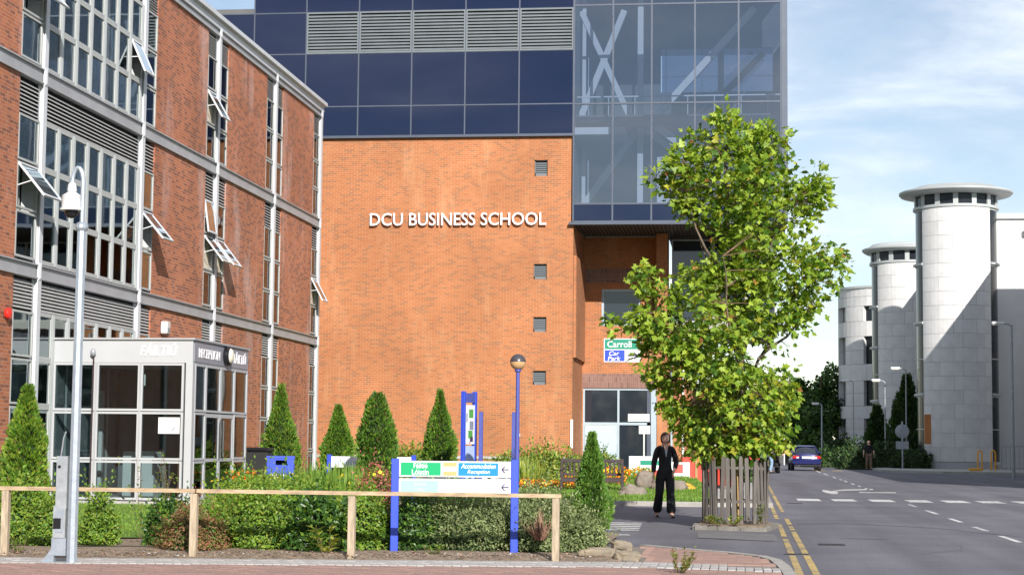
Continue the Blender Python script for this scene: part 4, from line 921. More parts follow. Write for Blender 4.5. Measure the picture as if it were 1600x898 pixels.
# ================================================================== trees
def limb(mb, p, q, r0, r1, sag=0.0, n=5, wob=0.12):
    p, q = Vector(p), Vector(q); L_ = (q - p).length; pts = []
    for i in range(n + 1):
        t = i / n; v = p.lerp(q, t); v += Vector((noise.noise(v * 1.3), noise.noise(v * 1.3 + Vector((9, 0, 0))), 0)) * wob * L_ * math.sin(t * math.pi); v.z += sag * math.sin(t * math.pi); pts.append(v)
    mb.tube(pts, [r0 + (r1 - r0) * i / n for i in range(n + 1)], 6); return pts
def crown_tree(name, label, cat, base, h, rx, ry, n, size, mats, probs, trunk=.25, group=None, z0=.25, tm=None, lobes=16, bark='bark'):
    T = thing(name, label, cat, base, 0, group); mb = MB(); b = Vector((0, 0, 0))
    limb(mb, (0, 0, -.1), (0, 0, h * .8), trunk, trunk * .25, 0, 6, .03)
    cz = h * (z0 + 1) / 2; rz = h * (1 - z0) / 2
    u = unit(lobes) * NP.uniform(.35, .85, (lobes, 1)); C = u * (rx, ry, rz) + (0, 0, cz)
    for c in C[:10]: limb(mb, (0, 0, h * .35 + abs(RND.gauss(0, h * .08))), c, trunk * .4, .02, .1, 5)
    mb.build('trunk', bark, T, smooth=True, local=True)
    k = NP.integers(0, lobes, n); d = unit(n); d[:, 2] = d[:, 2] * .9 + .1
    R_ = NP.uniform(.55, 1.05, (n, 1)); rr = np.array([rx, ry, rz]) * NP.uniform(.28, .42, (lobes, 1))[k]
    pos = C[k] + d * R_ * rr
    nr = d + NP.normal(size=(n, 3)) * .5; ax = np.cross(nr, unit(n))
    scatter('crown', tm or tmpl_quad(1, .75), pos, ax, nr, NP.uniform(.7, 1.3, n) * size, mats, NP.choice(len(mats), n, p=probs), T)
    return T
fm, fpz = ['far_a', 'far_b', 'far_c'], [.4, .35, .25]
spots = [((6.9, 148, 0), 8.9, 2.4, 2.4, 'dark bushy tree with the highest rounded crown behind the far lamp post'), ((4.2, 152, 0), 7.6, 2.3, 2.3, 'dark bushy tree directly behind the blue car'), ((9.6, 152, 0), 8.0, 2.4, 2.4, 'dark bushy tree against the curved stone drum'),
         ((1.2, 158, 0), 7.8, 3.0, 2.6, 'dark far tree seen behind the white van and plane tree crown'), ((-3.2, 162, 0), 7.6, 3.2, 2.6, 'dark far tree glimpsed through the plane tree beside the brick pier'), ((6.0, 140, 0), 4.6, 1.9, 1.6, 'low dark tree under the taller trees right of the blue car'), ((7.6, 176, 0), 7.5, 3.4, 2.4, 'dark far tree closing the gap left of the stone drum'), ((13.5, 182, 0), 7.5, 3.4, 2.4, 'dark far tree behind the stone drum')]
for i, (b, h, rx, ry, lab) in enumerate(spots): crown_tree('broadleaf_tree', lab, 'tree', b, h, rx, ry, 6500, .34, fm, fpz, .2, 'dark trees at the end of the road', .08)
# dark conifers against the towers
def conifer(name, label, cat, base, h, r, n, size, mats, probs, group=None, tip=.06, prof=None, rough=.16, core=True, lean=(0, 0), up=.8):
    T = thing(name, label, cat, base, 0, group)
    prof = prof or [(0, .72), (.12, .95), (.28, 1.0), (.5, .82), (.7, .55), (.86, .27), (1.0, tip)]
    pz, pr_ = zip(*prof); sd_ = RND.uniform(0, 50)
    def rr(z, a): 
        base_r = np.interp(z, pz, pr_) * r
        return base_r * np.array([1 + 1.5 * rough * (noise.noise(Vector((math.cos(q) * 1.8 + sd_, math.sin(q) * 1.8, w * h * 1.6))) + .55 * noise.noise(Vector((math.cos(q) * 5 + sd_, math.sin(q) * 5, w * h * 5)))) for q, w in zip(a, z)])
    z = np.clip(NP.beta(1.0, 1.25, n), 0, 1); a = NP.uniform(0, 2 * math.pi, n); f = NP.uniform(.78, 1.03, n) ** .8
    R_ = rr(z, a) * f; pos = np.stack([R_ * np.cos(a) + lean[0] * z, R_ * np.sin(a) + lean[1] * z, z * h * .97 + .03], 1)
    ax = np.stack([np.cos(a) * .55, np.sin(a) * .55, np.full(n, up)], 1) + NP.normal(size=(n, 3)) * .28
    nr = np.stack([-np.sin(a), np.cos(a), np.zeros(n)], 1) * NP.choice([-1, 1], (n, 1)) + NP.normal(size=(n, 3)) * .6
    scatter('foliage', tmpl_card(1, .42), pos, ax, nr, NP.uniform(.7, 1.35, n) * size, mats, NP.choice(len(mats), n, p=probs), T)
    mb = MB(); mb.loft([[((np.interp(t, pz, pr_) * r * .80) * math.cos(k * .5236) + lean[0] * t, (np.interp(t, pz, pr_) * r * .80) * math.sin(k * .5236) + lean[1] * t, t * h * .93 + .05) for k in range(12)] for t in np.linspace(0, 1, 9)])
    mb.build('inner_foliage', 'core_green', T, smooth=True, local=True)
    MB().tube([(0, 0, -.1), (0, 0, .4)], [r * .12, r * .1], 7).build('trunk', 'bark', T, local=True)
    return T
conifer('yew_tree', 'tall dark evergreen standing between the two round towers', 'tree', (11.25, 121, 0), 6.2, 1.15, 3200, .30, ['far_c', 'far_a'], [.6, .4], 'dark evergreens by the towers', rough=.3)
conifer('yew_tree', 'smaller dark evergreen in front of the second tower and the drum', 'tree', (9.5, 124, 0), 4.2, .8, 2600, .28, ['far_c', 'far_a'], [.6, .4], 'dark evergreens by the towers', rough=.3)
def hedge(name, label, cat, base, rx, ry, h, n, size, mats, probs, tm=None, group=None, lump=.35, core='core_green', flat=.0, up=.15, kind=None):
    """a mound of leaves over a dark leafy core"""
    T = thing(name, label, cat, base, 0, group); sd_ = RND.uniform(0, 99)
    if kind: T['kind'] = kind
    u = unit(n); u[:, 2] = np.abs(u[:, 2])
    def lum(v): return np.array([1 + lump * noise.noise(Vector((q[0] * 1.9 + sd_, q[1] * 1.9, q[2] * 1.9))) + lump * .6 * noise.noise(Vector((q[0] * 5 + sd_, q[1] * 5, q[2] * 5))) for q in v])
    e = np.sign(u) * np.abs(u) ** (1 - flat)
    f = NP.uniform(.72, 1.05, n)
    pos = e * (rx, ry, h) * (lum(u) * f)[:, None] + (0, 0, .03)
    nr = u + NP.normal(size=(n, 3)) * .55 + (0, -.15, up); ax = np.cross(nr, unit(n)) + u * .35 + (0, 0, up)
    ns = max(10, n // 130); q = unit(ns); q[:, 2] = np.abs(q[:, 2]) + .25; q /= np.linalg.norm(q, axis=1, keepdims=True)          # loose shoots beyond the outline
    for s0, ln in zip(q, NP.uniform(.12, .34, ns)):
        kk = 9; t = np.linspace(.0, 1, kk)[:, None]; s1 = s0 + NP.normal(size=3) * .35 + (0, 0, .5); base_ = s0 * (rx, ry, h) * .95
        pos = np.vstack([pos, base_ + s1 * t * ln + NP.normal(size=(kk, 3)) * .012]); w_ = unit(kk); nr = np.vstack([nr, w_ + (0, -.3, .4)]); ax = np.vstack([ax, np.cross(w_, unit(kk)) + s1 * .6])
    n = len(pos)
    scatter('foliage', tm or tmpl_quad(1, .55), pos, ax, nr, NP.uniform(.65, 1.35, n) * size, mats, NP.choice(len(mats), n, p=probs), T)
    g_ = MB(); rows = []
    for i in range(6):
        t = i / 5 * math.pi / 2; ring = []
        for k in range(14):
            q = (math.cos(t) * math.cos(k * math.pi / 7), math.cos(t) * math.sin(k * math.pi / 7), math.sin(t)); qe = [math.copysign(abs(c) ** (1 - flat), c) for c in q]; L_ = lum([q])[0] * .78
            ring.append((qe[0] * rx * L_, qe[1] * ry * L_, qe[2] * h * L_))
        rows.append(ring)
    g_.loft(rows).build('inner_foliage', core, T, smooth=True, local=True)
    return T
for i, (x, y, rx, h, lab) in enumerate([(7.3, 113, 1.3, 1.5, 'dark clipped hedge section behind the far walking man'), (9.6, 116, 1.5, 1.6, 'dark hedge section behind the round road sign'), (10.8, 113.2, 1.2, 1.1, 'dark hedge section at the foot of the tallest tower'), (6.1, 122, 1.0, 1.2, 'low dark bush beside the far lamp post base'), (7.35, 137, 1.5, 2.3, 'taller dark bush left of the stone drum')]):
    hedge('hedge', lab, 'hedge', (x, y, 0), rx, .9, h, 1500, .2, ['far_c', 'far_a'], [.6, .4], group='dark hedging along the far kerb', flat=.35)

# unseen tree belt added behind the viewer to fill reflections and block low sky
n = 9000; x = NP.uniform(-70, 45, n); hgt = np.array([6.5 + 2.2 * noise.noise(Vector((q * .12, 0, 0))) + 1.2 * noise.noise(Vector((q * .5, 3, 0))) for q in x]); pos = np.stack([x, -46 + NP.normal(size=n) * 1.6, hgt * NP.uniform(0.02, 1, n) ** .8], 1)
o = scatter('unseen_treeline', tmpl_quad(1, .8), pos, unit(n), unit(n) + (0, .8, .4), NP.uniform(.7, 1.4, n) * .75, ['far_a', 'far_b', 'far_c'], NP.choice(3, n, p=[.4, .35, .25])); tag(o, 'unseen belt of trees added behind the viewer for the glass reflections', 'trees', kind='stuff')
# --- young plane tree in its guard
TX, TY = -0.02, 31.35
PT = thing('plane_tree', 'young plane tree with bright yellow-green lobed leaves rising from the picket guard', 'tree', (TX, TY, 0))
def zt(x, y):   # crown outline, metres around the trunk
    px, py = 900 + x / 1.663, 160 + y / 1.663
    return ((px - 1146) / 90.0, (697 - py) / 90.0 + 1.42)
outline = [(375, 15), (340, 60), (290, 62), (268, 110), (222, 130), (232, 170), (183, 180), (195, 215), (235, 238), (228, 268), (290, 300), (345, 335), (372, 395), (330, 425), (272, 418), (238, 445), (232, 482), (196, 462), (186, 410), (135, 430), (150, 472), (162, 515), (140, 560), (62, 545), (58, 568), (100, 592), (150, 592), (165, 625), (150, 690), (190, 725), (228, 800), (255, 850), (285, 900), (330, 940), (400, 925), (440, 950), (490, 930), (560, 905), (568, 870), (560, 835), (582, 760), (570, 700), (545, 682), (606, 600), (592, 560), (622, 545), (652, 510), (688, 462), (692, 390), (660, 358), (622, 340), (602, 308), (640, 270), (658, 220), (637, 162), (598, 185), (568, 240), (566, 170), (545, 68), (490, 58), (440, 75), (396, 20)]
OUT = [zt(*p) for p in outline]
holes = [((450, 640), .26), ((500, 650), .32), ((548, 620), .28), ((515, 525), .18), ((330, 300), .10), ((405, 320), .12), ((545, 420), .12)]
HO = [(zt(*c), r) for c, r in holes]
def edge_dist(x, z):
    d = 9
    for (x1, z1), (x2, z2) in zip(OUT, OUT[1:] + OUT[:1]):
        vx, vz = x2 - x1, z2 - z1; t = max(0, min(1, ((x - x1) * vx + (z - z1) * vz) / (vx * vx + vz * vz))); d = min(d, math.hypot(x - x1 - t * vx, z - z1 - t * vz))
    return d
xs_ = [p[0] for p in OUT]; zs_ = [p[1] for p in OUT]; clusters = []
while len(clusters) < 1320:
    x, z = RND.uniform(min(xs_), max(xs_)), RND.uniform(min(zs_), max(zs_))
    if not inpoly(x, z, OUT): continue
    ed = edge_dist(x, z)
    if ed < (.14 if z < 2.6 and x > 0 else .05): continue
    if any(math.hypot(x - c[0], z - c[1]) < r * .95 for c, r in HO) and RND.random() < .9: continue
    dep = min(1.35, .12 + ed * 1.15); y = RND.choice((-1, 1)) * dep * RND.random() ** .6
    if noise.noise(Vector((x * 1.5, y * 1.5, z * 1.5)) + Vector((4, 2, 9))) < -.26: continue
    clusters.append(Vector((x, y, z)))
tb = MB()
trunk_pts = [Vector(p) for p in ((0, 0, -.05), (.02, .0, .8), (0, .02, 1.6), (.12, .03, 2.3), (.10, 0, 3.0), (.02, .02, 3.8), (-.10, 0, 4.7), (-.12, .02, 5.6), (-.18, 0, 6.5), (-.22, 0, 7.1))]
tb.tube(trunk_pts, [.07, .066, .06, .054, .046, .04, .032, .024, .016, .006], 9)
forks = [((.12, .03, 2.3), (.75, .1, 3.4), (1.35, .0, 4.5)), ((.12, .03, 2.25), (-.55, .2, 3.0), (-1.35, .1, 3.7)), ((.1, 0, 2.9), (.35, -.2, 4.1), (.9, -.1, 5.6)), ((.1, 0, 2.9), (-.3, .3, 4.1), (-.75, .2, 5.6)), ((.02, .02, 3.7), (-.5, -.3, 4.8), (-.9, -.2, 6.1)), ((.1, 0, 2.7), (.2, .7, 3.6), (.4, 1.0, 4.7)), ((.1, 0, 2.7), (-.1, -.7, 3.5), (-.2, -1.0, 4.6)), ((.05, 0, 1.9), (-.5, -.2, 2.2), (-1.0, -.1, 2.5)), ((.05, 0, 1.9), (.5, -.25, 2.2), (.95, .1, 2.5)), ((-.1, 0, 4.7), (.3, 0, 5.6), (.5, .1, 6.6)), ((.4, .08, 2.9), (.9, .0, 3.3), (1.25, .1, 3.7))]
bp = list(trunk_pts[3:])
for a, b, c in forks:
    p1 = limb(tb, a, b, .030, .020, .03, 4); p2 = limb(tb, b, c, .020, .007, .05, 4); bp += p1 + p2
tb.build('trunk', 'bark', PT, smooth=True, local=True)
tw = MB(); P_, A_, N_, S_, MI = [], [], [], [], []
for c in clusters:
    near = min(bp, key=lambda q: (q - c).length + max(0, q.z - c.z) * .8)
    if (near - c).length > .12 and RND.random() < .55: limb(tw, near, c, .010, .004, .02, 3, .15)
    yellow = RND.random(); k = RND.randint(8, 14)
    for j in range(k):
        d = Vector((RND.gauss(0, 1), RND.gauss(0, 1), RND.gauss(0, .8))).normalized(); p = c + d * RND.uniform(.04, .22)
        out = (Vector((p.x, p.y, p.z - 4.0)) * .25 + d + Vector((0, -.1, -.25))).normalized()
        nrm = Vector((RND.gauss(0, .55), RND.gauss(-.25, .55), RND.gauss(.7, .45)))
        P_.append(p); A_.append(out); N_.append(nrm); S_.append(RND.choice((.055, .09, .11, .125, .14, .165)) * RND.uniform(.85, 1.12))
        r = RND.random()
        MI.append(4 if r < .005 else 3 if r < (.10 if yellow > .8 or c.z < 2.3 else .03) else 1 if r < .42 else 2 if r < .62 else 0)
tw.build('twigs', 'twig', PT, local=True)['kind'] = 'stuff'
scatter('crown', tmpl_palm(), np.array(P_), np.array(A_), np.array(N_), np.array(S_), ['leaf_plane1', 'leaf_plane2', 'leaf_plane3', 'leaf_plane4', 'leaf_plane5'], np.array(MI), PT, jit=.055)
# guard of grey pickets
TG = thing('tree_guard', 'round guard of weathered grey wooden pickets about the plane tree trunk', 'tree guard', (TX, TY + .1, 0))
n = 30; GR = .555
for i in range(n):
    a = 2 * math.pi * (i + RND.uniform(-.12, .12)) / n; h = 1.14 + RND.uniform(-.05, .05); w = .065 + RND.uniform(-.008, .012)
    m = MB(); m.add([(-w / 2, -.011, .03), (w / 2, -.011, .03), (w / 2, -.011, h - .03), (0, -.011, h), (-w / 2, -.011, h - .03), (-w / 2, .011, .03), (w / 2, .011, .03), (w / 2, .011, h - .03), (0, .011, h), (-w / 2, .011, h - .03)],
        [(0, 1, 2, 3, 4), (9, 8, 7, 6, 5), (0, 5, 6, 1), (1, 6, 7, 2), (2, 7, 8, 3), (3, 8, 9, 4), (4, 9, 5, 0)])
    put('picket', m.mesh('picket', 'wood_grey'), TG, (GR * math.sin(a), -GR * math.cos(a), .06), (RND.uniform(-.025, .025), RND.uniform(-.03, .03), a))
for z in (.46, 1.03):
    ring = MB(); nn = 28; pts = [(math.sin(2 * math.pi * k / nn) * (GR - .02), -math.cos(2 * math.pi * k / nn) * (GR - .02), z + .01 * math.sin(k)) for k in range(nn + 1)]
    for p, q in zip(pts, pts[1:]): ring.bar(p, q, .02, .045)
    ring.build('hoop', 'wood_grey', TG, local=True)
tp = struct('tree_pit', MB().prism([(-.64, 30.55), (.44, 30.18), (.66, 31.7), (.35, 32.4), (-.58, 32.3)], 0, .085), 'soil')
pp = [(-.68, 30.50), (.46, 30.1), (.70, 31.75), (.38, 32.5), (-.64, 32.4)]
for a, b in zip(pp, pp[1:] + pp[:1]):
    a, b = Vector(a), Vector(b); nseg = max(1, round((b - a).length / .42)); d = (b - a).normalized(); s_ = Vector((d.y, -d.x)) * .045
    for k in range(nseg):
        p, q = a.lerp(b, k / nseg) + d * .006, a.lerp(b, (k + 1) / nseg) - d * .006
        struct('edging_stone', MB().prism([tuple(p - s_), tuple(q - s_), tuple(q + s_), tuple(p + s_)], -.01, .075 + RND.uniform(-.015, .012)), 'pit_kerb', tp)
st = MB(); st.tube([(.03, -.22, .05), (.0, -.2, 1.25)], [.055, .05], 9); so_ = st.build('tree_stake', 'wood_stake', None, local=True); so_.location = (TX, TY + .05, 0); tag(so_, 'light brown round stake inside the picket guard', 'stake')
# ================================================================== timber rail fence
FE = thing('rail_fence', 'low knee rail fence of bare timber along the front planting bed', 'fence', (-5.4, 21.2, 0))
fy = lambda x: 21.5 + .13 * (x + 2.16)
for i, (x, h) in enumerate(((-8.66, .80), (-6.43, .78), (-4.56, .77), (-2.14, .77), (-11.0, .8))):
    y = fy(x); m = MB().bbox(x - .043, x + .043, y - .045, y + .045, -.02, h, .006); m.build('post', 'wood_post', FE)
def hz(x): return .823 - (x + 8.9) * .0045
for a, b in ((-11.4, -6.42), (-6.40, -2.08)):
    m = MB(); m.bar((a, fy(a), hz(a)), (b, fy(b), hz(b)), .10, .045); m.build('rail', 'wood_rail', FE)
# ================================================================== main direction sign
DS = thing('direction_sign', 'double white board sign on blue posts reading Accommodation Reception with arrows', 'sign', (-3.5, 22.35, 0), rad(9.5))
for x in (-.75, .75): MB().bbox(x - .048, x + .048, -.035, .035, -.02, 1.21, .006).build('post', 'blue_post', DS, local=True)
for z0, z1 in ((.985, 1.185), (.765, .965)): MB().bbox(-.702, .702, -.022, .0, z0, z1, .003).build('board', 'sign_white', DS, local=True)
yf = -.0235
def lp(name, x0, x1, z0, z1, mat): return B(x0, x1, yf - .001, yf, z0, z1).build(name, mat, DS, local=True)
lp('green_panel', -.68, -.18, 1.005, 1.165, 'sign_green'); lp('blue_panel', .04, .54, 1.005, 1.165, 'sign_blue')
lp('tape_strip', -.15, .02, 1.118, 1.168, 'sign_tan'); lp('tape_strip', -.15, .02, 1.004, 1.055, 'sign_tan'); lp('faded_panel', -.68, -.21, .79, .94, 'sign_faded'); lp('faded_panel', .10, .54, .79, .94, 'sign_faded2')
def dtxt(s, x, z, w, h, mat='letter_white', sh=.0): text_on(s, DS, mat, (x, yf - .001, z), (1, 0, 0), (0, 0, 1), (0, -1, 0), local=True, width=w, height=h, depth=.0015, shear=sh, bold=.012)
dtxt('Fáiltiú', -.52, 1.095, .17, .066); dtxt('Lóistín', -.54, 1.015, .21, .066); dtxt('Accommodation', .075, 1.095, .435, .062, sh=.25); dtxt('Reception', .155, 1.018, .28, .062, sh=.25)
dtxt('Fáilte', -.51, .875, .15, .045, 'sign_faded2'); dtxt('Oifig', -.50, .805, .12, .045, 'sign_faded2'); dtxt('Parking', .27, .875, .15, .045, 'sign_white', .2); dtxt('Office', .28, .805, .12, .045, 'sign_white', .2)
for z in (1.085, .865):
    m = MB()
    for p, q in (((.585, z), (.675, z)), ((.585, z), (.625, z + .04)), ((.585, z), (.625, z - .04))): m.bar((p[0], yf - .002, p[1]), (q[0], yf - .002, q[1]), .014, .002, (0, 1, 0))
    m.build('arrow', 'sign_ink', DS, local=True)
# ================================================================== camera pole
CP = thing('camera_pole', 'galvanised hinged pole with swan neck and white dome camera before the kiosk', 'camera pole', (-7.47, 19.72, 0))
MB().tube([(0, 0, -.02), (0, 0, 3.82)], [.062, .052], 8).build('pole', 'galv', CP, local=True)
MB().lathe([(.06, 3.80), (.075, 3.83), (.075, 3.87), (.04, 3.9)], (0, 0, 0), 12).build('collar', 'galv', CP, local=True)
MB().tube([(0, 0, 3.85), (0, 0, 4.36)] + [(-.065 + .065 * math.cos(t), 0, 4.36 + .085 * math.sin(t) * 2.0) for t in np.linspace(.2, math.pi, 9)] + [(-.13, 0, 4.30)], .027, 8).build('swan_neck', 'galv', CP, smooth=True, local=True)
cm = MB().lathe([(.025, .36), (.045, .34), (.055, .26), (.045, .25), (.12, .20), (.115, .19), (.115, .06), (.135, .055), (.135, .035), (.10, .03)], (-.13, 0, 4.0), 20).build('camera_housing', 'cctv_white', CP, smooth=True, local=True)
MB().lathe([(.08, .03), (.075, -.01), (.045, -.045), (.01, -.055)], (-.13, 0, 4.0), 16).build('dome', 'black_plastic', cm, smooth=True, local=True)
m = MB(); m.box(-.195, -.065, -.045, .045, .62, 1.22); m.box(-.215, -.07, -.05, .05, .30, .66); m.build('hinge_box', 'galv_dark', CP, local=True)
m = MB(); m.box(-.185, -.10, -.056, -.046, .36, .62); m.build('cover_plate', 'galv', CP, local=True); MB().tube([(-.16, -.047, 1.1), (-.16, -.05, 1.1)], .018, 10).build('bolt_hole', 'black_plastic', CP, local=True)
m = MB(); m.box(-.21, -.12, -.057, -.05, .40, .52); m.build('winch_slot', 'black_plastic', CP, local=True)
m = MB(); m.box(-.23, -.06, -.04, .04, .10, .30); m.prism([(-.36, -.12), (.10, -.12), (.10, .12), (-.36, .12)], -.005, .03); m.add([(-.34, -.035, .03), (-.2, -.035, .03), (-.2, -.035, .22), (-.34, .035, .03), (-.2, .035, .03), (-.2, .035, .22)], [(0, 1, 2), (5, 4, 3), (0, 3, 4, 1), (1, 4, 5, 2), (2, 5, 3, 0)]); m.build('base', 'galv', CP, local=True)
MB().tube([(-.15, -.03, 1.22), (-.12, -.05, 1.42), (-.09, -.05, 1.5)], .008, 5).build('cable', 'galv_dark', CP, local=True)
# ================================================================== other signs, lamps and posts
def globe_lamp():
    T = thing('globe_lamp', 'blue post lamp with dark-capped amber globe in front of the orange wall', 'lamp', (-4.62, 38, 0))
    MB().tube([(0, 0, 0), (0, 0, 2.95)], [.05, .04], 10).build('post', 'blue_post_dark', T, smooth=True, local=True); MB().lathe([(.04, 2.92), (.07, 2.94), (.07, 2.98), (.05, 3.0)], (0, 0, 0), 12).build('collar', 'blue_post_dark', T, local=True)
    MB().lathe([(.05, 2.98)] + [(.17 * math.cos(t), 3.14 + .17 * math.sin(t)) for t in np.linspace(-1.25, .02, 8)], (0, 0, 0), 20).build('globe', 'lamp_glass', T, smooth=True, local=True)
    MB().lathe([(.172 * math.cos(t), 3.14 + .172 * math.sin(t)) for t in np.linspace(.0, 1.5, 8)], (0, 0, 0), 20).build('cap', 'lamp_cap', T, smooth=True, local=True)
    B(.05, .06, -.03, .03, 1.55, 1.62).build('tag', 'sign_white', T, local=True)
globe_lamp()
TS = thing('totem_sign', 'tall blue framed notice board with campus map left of the globe lamp', 'sign', (-6.26, 42, 0), rad(69))
for x in (-.27, .27): MB().bbox(x - .045, x + .045, -.045, .045, 0, 2.62, .006).build('post', 'blue_post', TS, local=True)
B(-.225, .225, -.03, .03, 2.36, 2.58).build('header', 'blue_post_dark', TS, local=True)
bd = B(-.225, .225, -.03, .03, 1.38, 2.30).build('map_board', 'sign_white', TS, local=True); B(-.225, .225, -.03, .03, .4, 1.34).build('lower_board', 'panel_pale', TS, local=True)
for x0, x1, z0, z1, mt in ((-.05, .15, 2.0, 2.2, 'map_green'), (-.02, .16, 1.72, 1.92, 'map_grey'), (-.08, .12, 1.52, 1.70, 'map_green'), (.0, .14, 1.44, 1.56, 'sign_ink'), (-.18, -.13, 1.9, 2.1, 'map_grey'), (-.03, .03, 1.40, 1.43, 'sign_red')): B(x0, x1, -.033, -.0305, z0, z1).build('map_print', mt, bd, local=True)
FS = thing('frame_sign', 'pair of tall blue posts with low board behind the main direction sign', 'sign', (-5.58, 42, 0), rad(0))
for x in (-.39, .39):
    MB().bbox(x - .045, x + .045, -.05, .05, 0, 2.14, .006).build('post', 'blue_post_dark', FS, local=True)
B(-.345, .345, -.02, .02, .35, .95).build('board', 'sign_white', FS, local=True)
HS = thing('office_sign', 'white finger board on blue posts lettered Human Resources behind the rounded conifer', 'sign', (-8.18, 40, 0))
for x in (-.97, .97): MB().bbox(x - .05, x + .05, -.04, .04, 0, 1.12, .006).build('post', 'blue_post', HS, local=True)
B(-.92, .92, -.03, .0, .83, 1.08).build('board', 'sign_white', HS, local=True); B(-.28, .1, -.032, -.031, .84, 1.07).build('dark_patch', 'panel_pale', HS, local=True)
text_on('Human', HS, 'panel_pale', (-.84, -.031, .90), (1, 0, 0), (0, 0, 1), (0, -1, 0), local=True, width=.50, height=.11, depth=.002, bold=.01); text_on('Resources', HS, 'sign_ink', (-.26, -.033, .90), (1, 0, 0), (0, 0, 1), (0, -1, 0), local=True, width=.78, height=.12, depth=.002, bold=.012)
# litter bin
LB2 = thing('litter_bin', 'square bright blue litter bin with open slot beside the kiosk', 'bin', (-9.76, 38, 0), rad(12))
m = MB(); w = .29
m.box(-w, w, -w, w, 0, .78); m.box(-w, -w + .06, -w, w, .78, 1.04); m.box(w - .06, w, -w, w, .78, 1.04); m.box(-w - .01, w + .01, -w - .01, w + .01, 1.04, 1.09); m.box(-w + .06, w - .06, w - .03, w, .78, 1.04); m.box(-w + .06, -.10, -w, -w + .03, .78, 1.04); m.box(.14, w - .06, -w, -w + .03, .78, 1.04); m.box(-.10, .14, -w, -w + .03, .78, .90); m.box(-.10, .14, -w, -w + .03, 1.0, 1.04)
m.build('body', 'blue_post', LB2, local=True); B(-.16, .16, -.2, .2, .785, .79).build('liner', 'black_plastic', LB2, local=True)
text_on('LITTER', LB2, 'letter_white', (-.2, -w - .002, .48), (1, 0, 0), (0, 0, 1), (0, -1, 0), local=True, width=.30, height=.09, depth=.002, bold=.02); B(-.22, .12, -w - .004, -w - .001, .66, .70).build('stripe', 'letter_white', LB2, local=True)
BN = thing('black_bin', 'dark square bin standing behind the blue litter bin', 'bin', (-11.45, 42.5, 0)); MB().bbox(-.27, .27, -.27, .27, 0, 1.15, .03).build('body', 'rubber', BN, local=True); MB().bbox(-.3, .3, -.3, .3, 1.15, 1.25, .03).build('lid', 'black_plastic', BN, local=True)
# planter tub by the kiosk door
PL = thing('planter_tub', 'black round tub of orange flowers at the kiosk door', 'planter', (-10.65, 38.1, 0)); MB().lathe([(.28, 0), (.38, .45), (.42, .47), (.42, .52), (.36, .52), (.34, .46)], (0, 0, 0), 20).build('tub', 'black_plastic', PL, smooth=True, local=True)
n = 260; a = NP.uniform(0, 6.28, n); r = .36 * NP.uniform(0, 1, n) ** .5; pos = np.stack([r * np.cos(a), r * np.sin(a), .52 + NP.uniform(0, .22, n)], 1)
scatter('flowers', tmpl_quad(1, .8), pos, unit(n), unit(n) + (0, 0, 1), NP.uniform(.05, .1, n), ['orange_flower', 'shrub_a', 'dark_b'], NP.choice(3, n, p=[.5, .3, .2]), PL)['kind'] = 'stuff'
# signs and barriers by the lawn
def board_sign(name, label, loc, w, z0, z1, prints, rot=0, posts=True):
    T = thing(name, label, 'sign', loc, rad(rot))
    if posts:
        for x in (-w / 2 + .04, w / 2 - .04): MB().bbox(x - .04, x + .04, .0, .07, 0, z1, .005).build('post', 'blue_post', T, local=True)
    B(-w / 2, w / 2, -.03, -.002, z0, z1).build('board', 'sign_white', T, local=True)
    for x0, x1, a, b, mt in prints: B(x0, x1, -.035, -.031, a, b).build('print', mt, T, local=True)
board_sign('site_sign', 'white board with green stripes and red block on the lawn behind the walking woman', (-2.75, 56, .0), 1.10, .22, 1.05, [(-.2, .45, .78, .92, 'sign_green2'), (-.5, .0, .45, .62, 'sign_faded'), (.1, .5, .40, .62, 'sign_red')])
board_sign('site_sign', 'white tilted site board with red block beside the red barriers', (-1.72, 55.5, .0), .62, .15, .88, [(-.2, .1, .55, .82, 'sign_red'), (-.25, .05, .3, .45, 'sign_faded')], 6)
def barrier(label, loc, w, rot):
    T = thing('plastic_barrier', label, 'barrier', loc, rad(rot), 'red barriers by the lawn'); m = MB(); m.bbox(-w / 2, w / 2, -.12, .12, .08, .9, .03); m.build('body', 'red_plastic', T, local=True)
    for x in (-w / 2 + .12, w / 2 - .12): MB().bbox(x - .1, x + .1, -.22, .22, 0, .10, .02).build('foot', 'rubber', T, local=True)
    MB().bbox(-.04, .04, -.16, -.121, .1, .98, .01).build('stake', 'wood_stake', T, local=True)
barrier('red plastic barrier next to the tilted site board', (-1.25, 57.2, .12), .9, 4); barrier('red plastic barrier seen through the tree guard pickets', (-.25, 56.2, .08), .9, -14)
m = MB(); m.tube([(-1.62, 48.6, .24), (-1.45, 48.4, .33), (-1.25, 48.5, .30), (-1.1, 48.3, .20), (-1.3, 48.2, .24), (-1.5, 48.35, .22)], .09, 7); o = m.build('yellow_hose', 'yellow_metal', None, smooth=True); tag(o, 'coil of thick yellow hose lying on the grass by a boulder', 'hose')
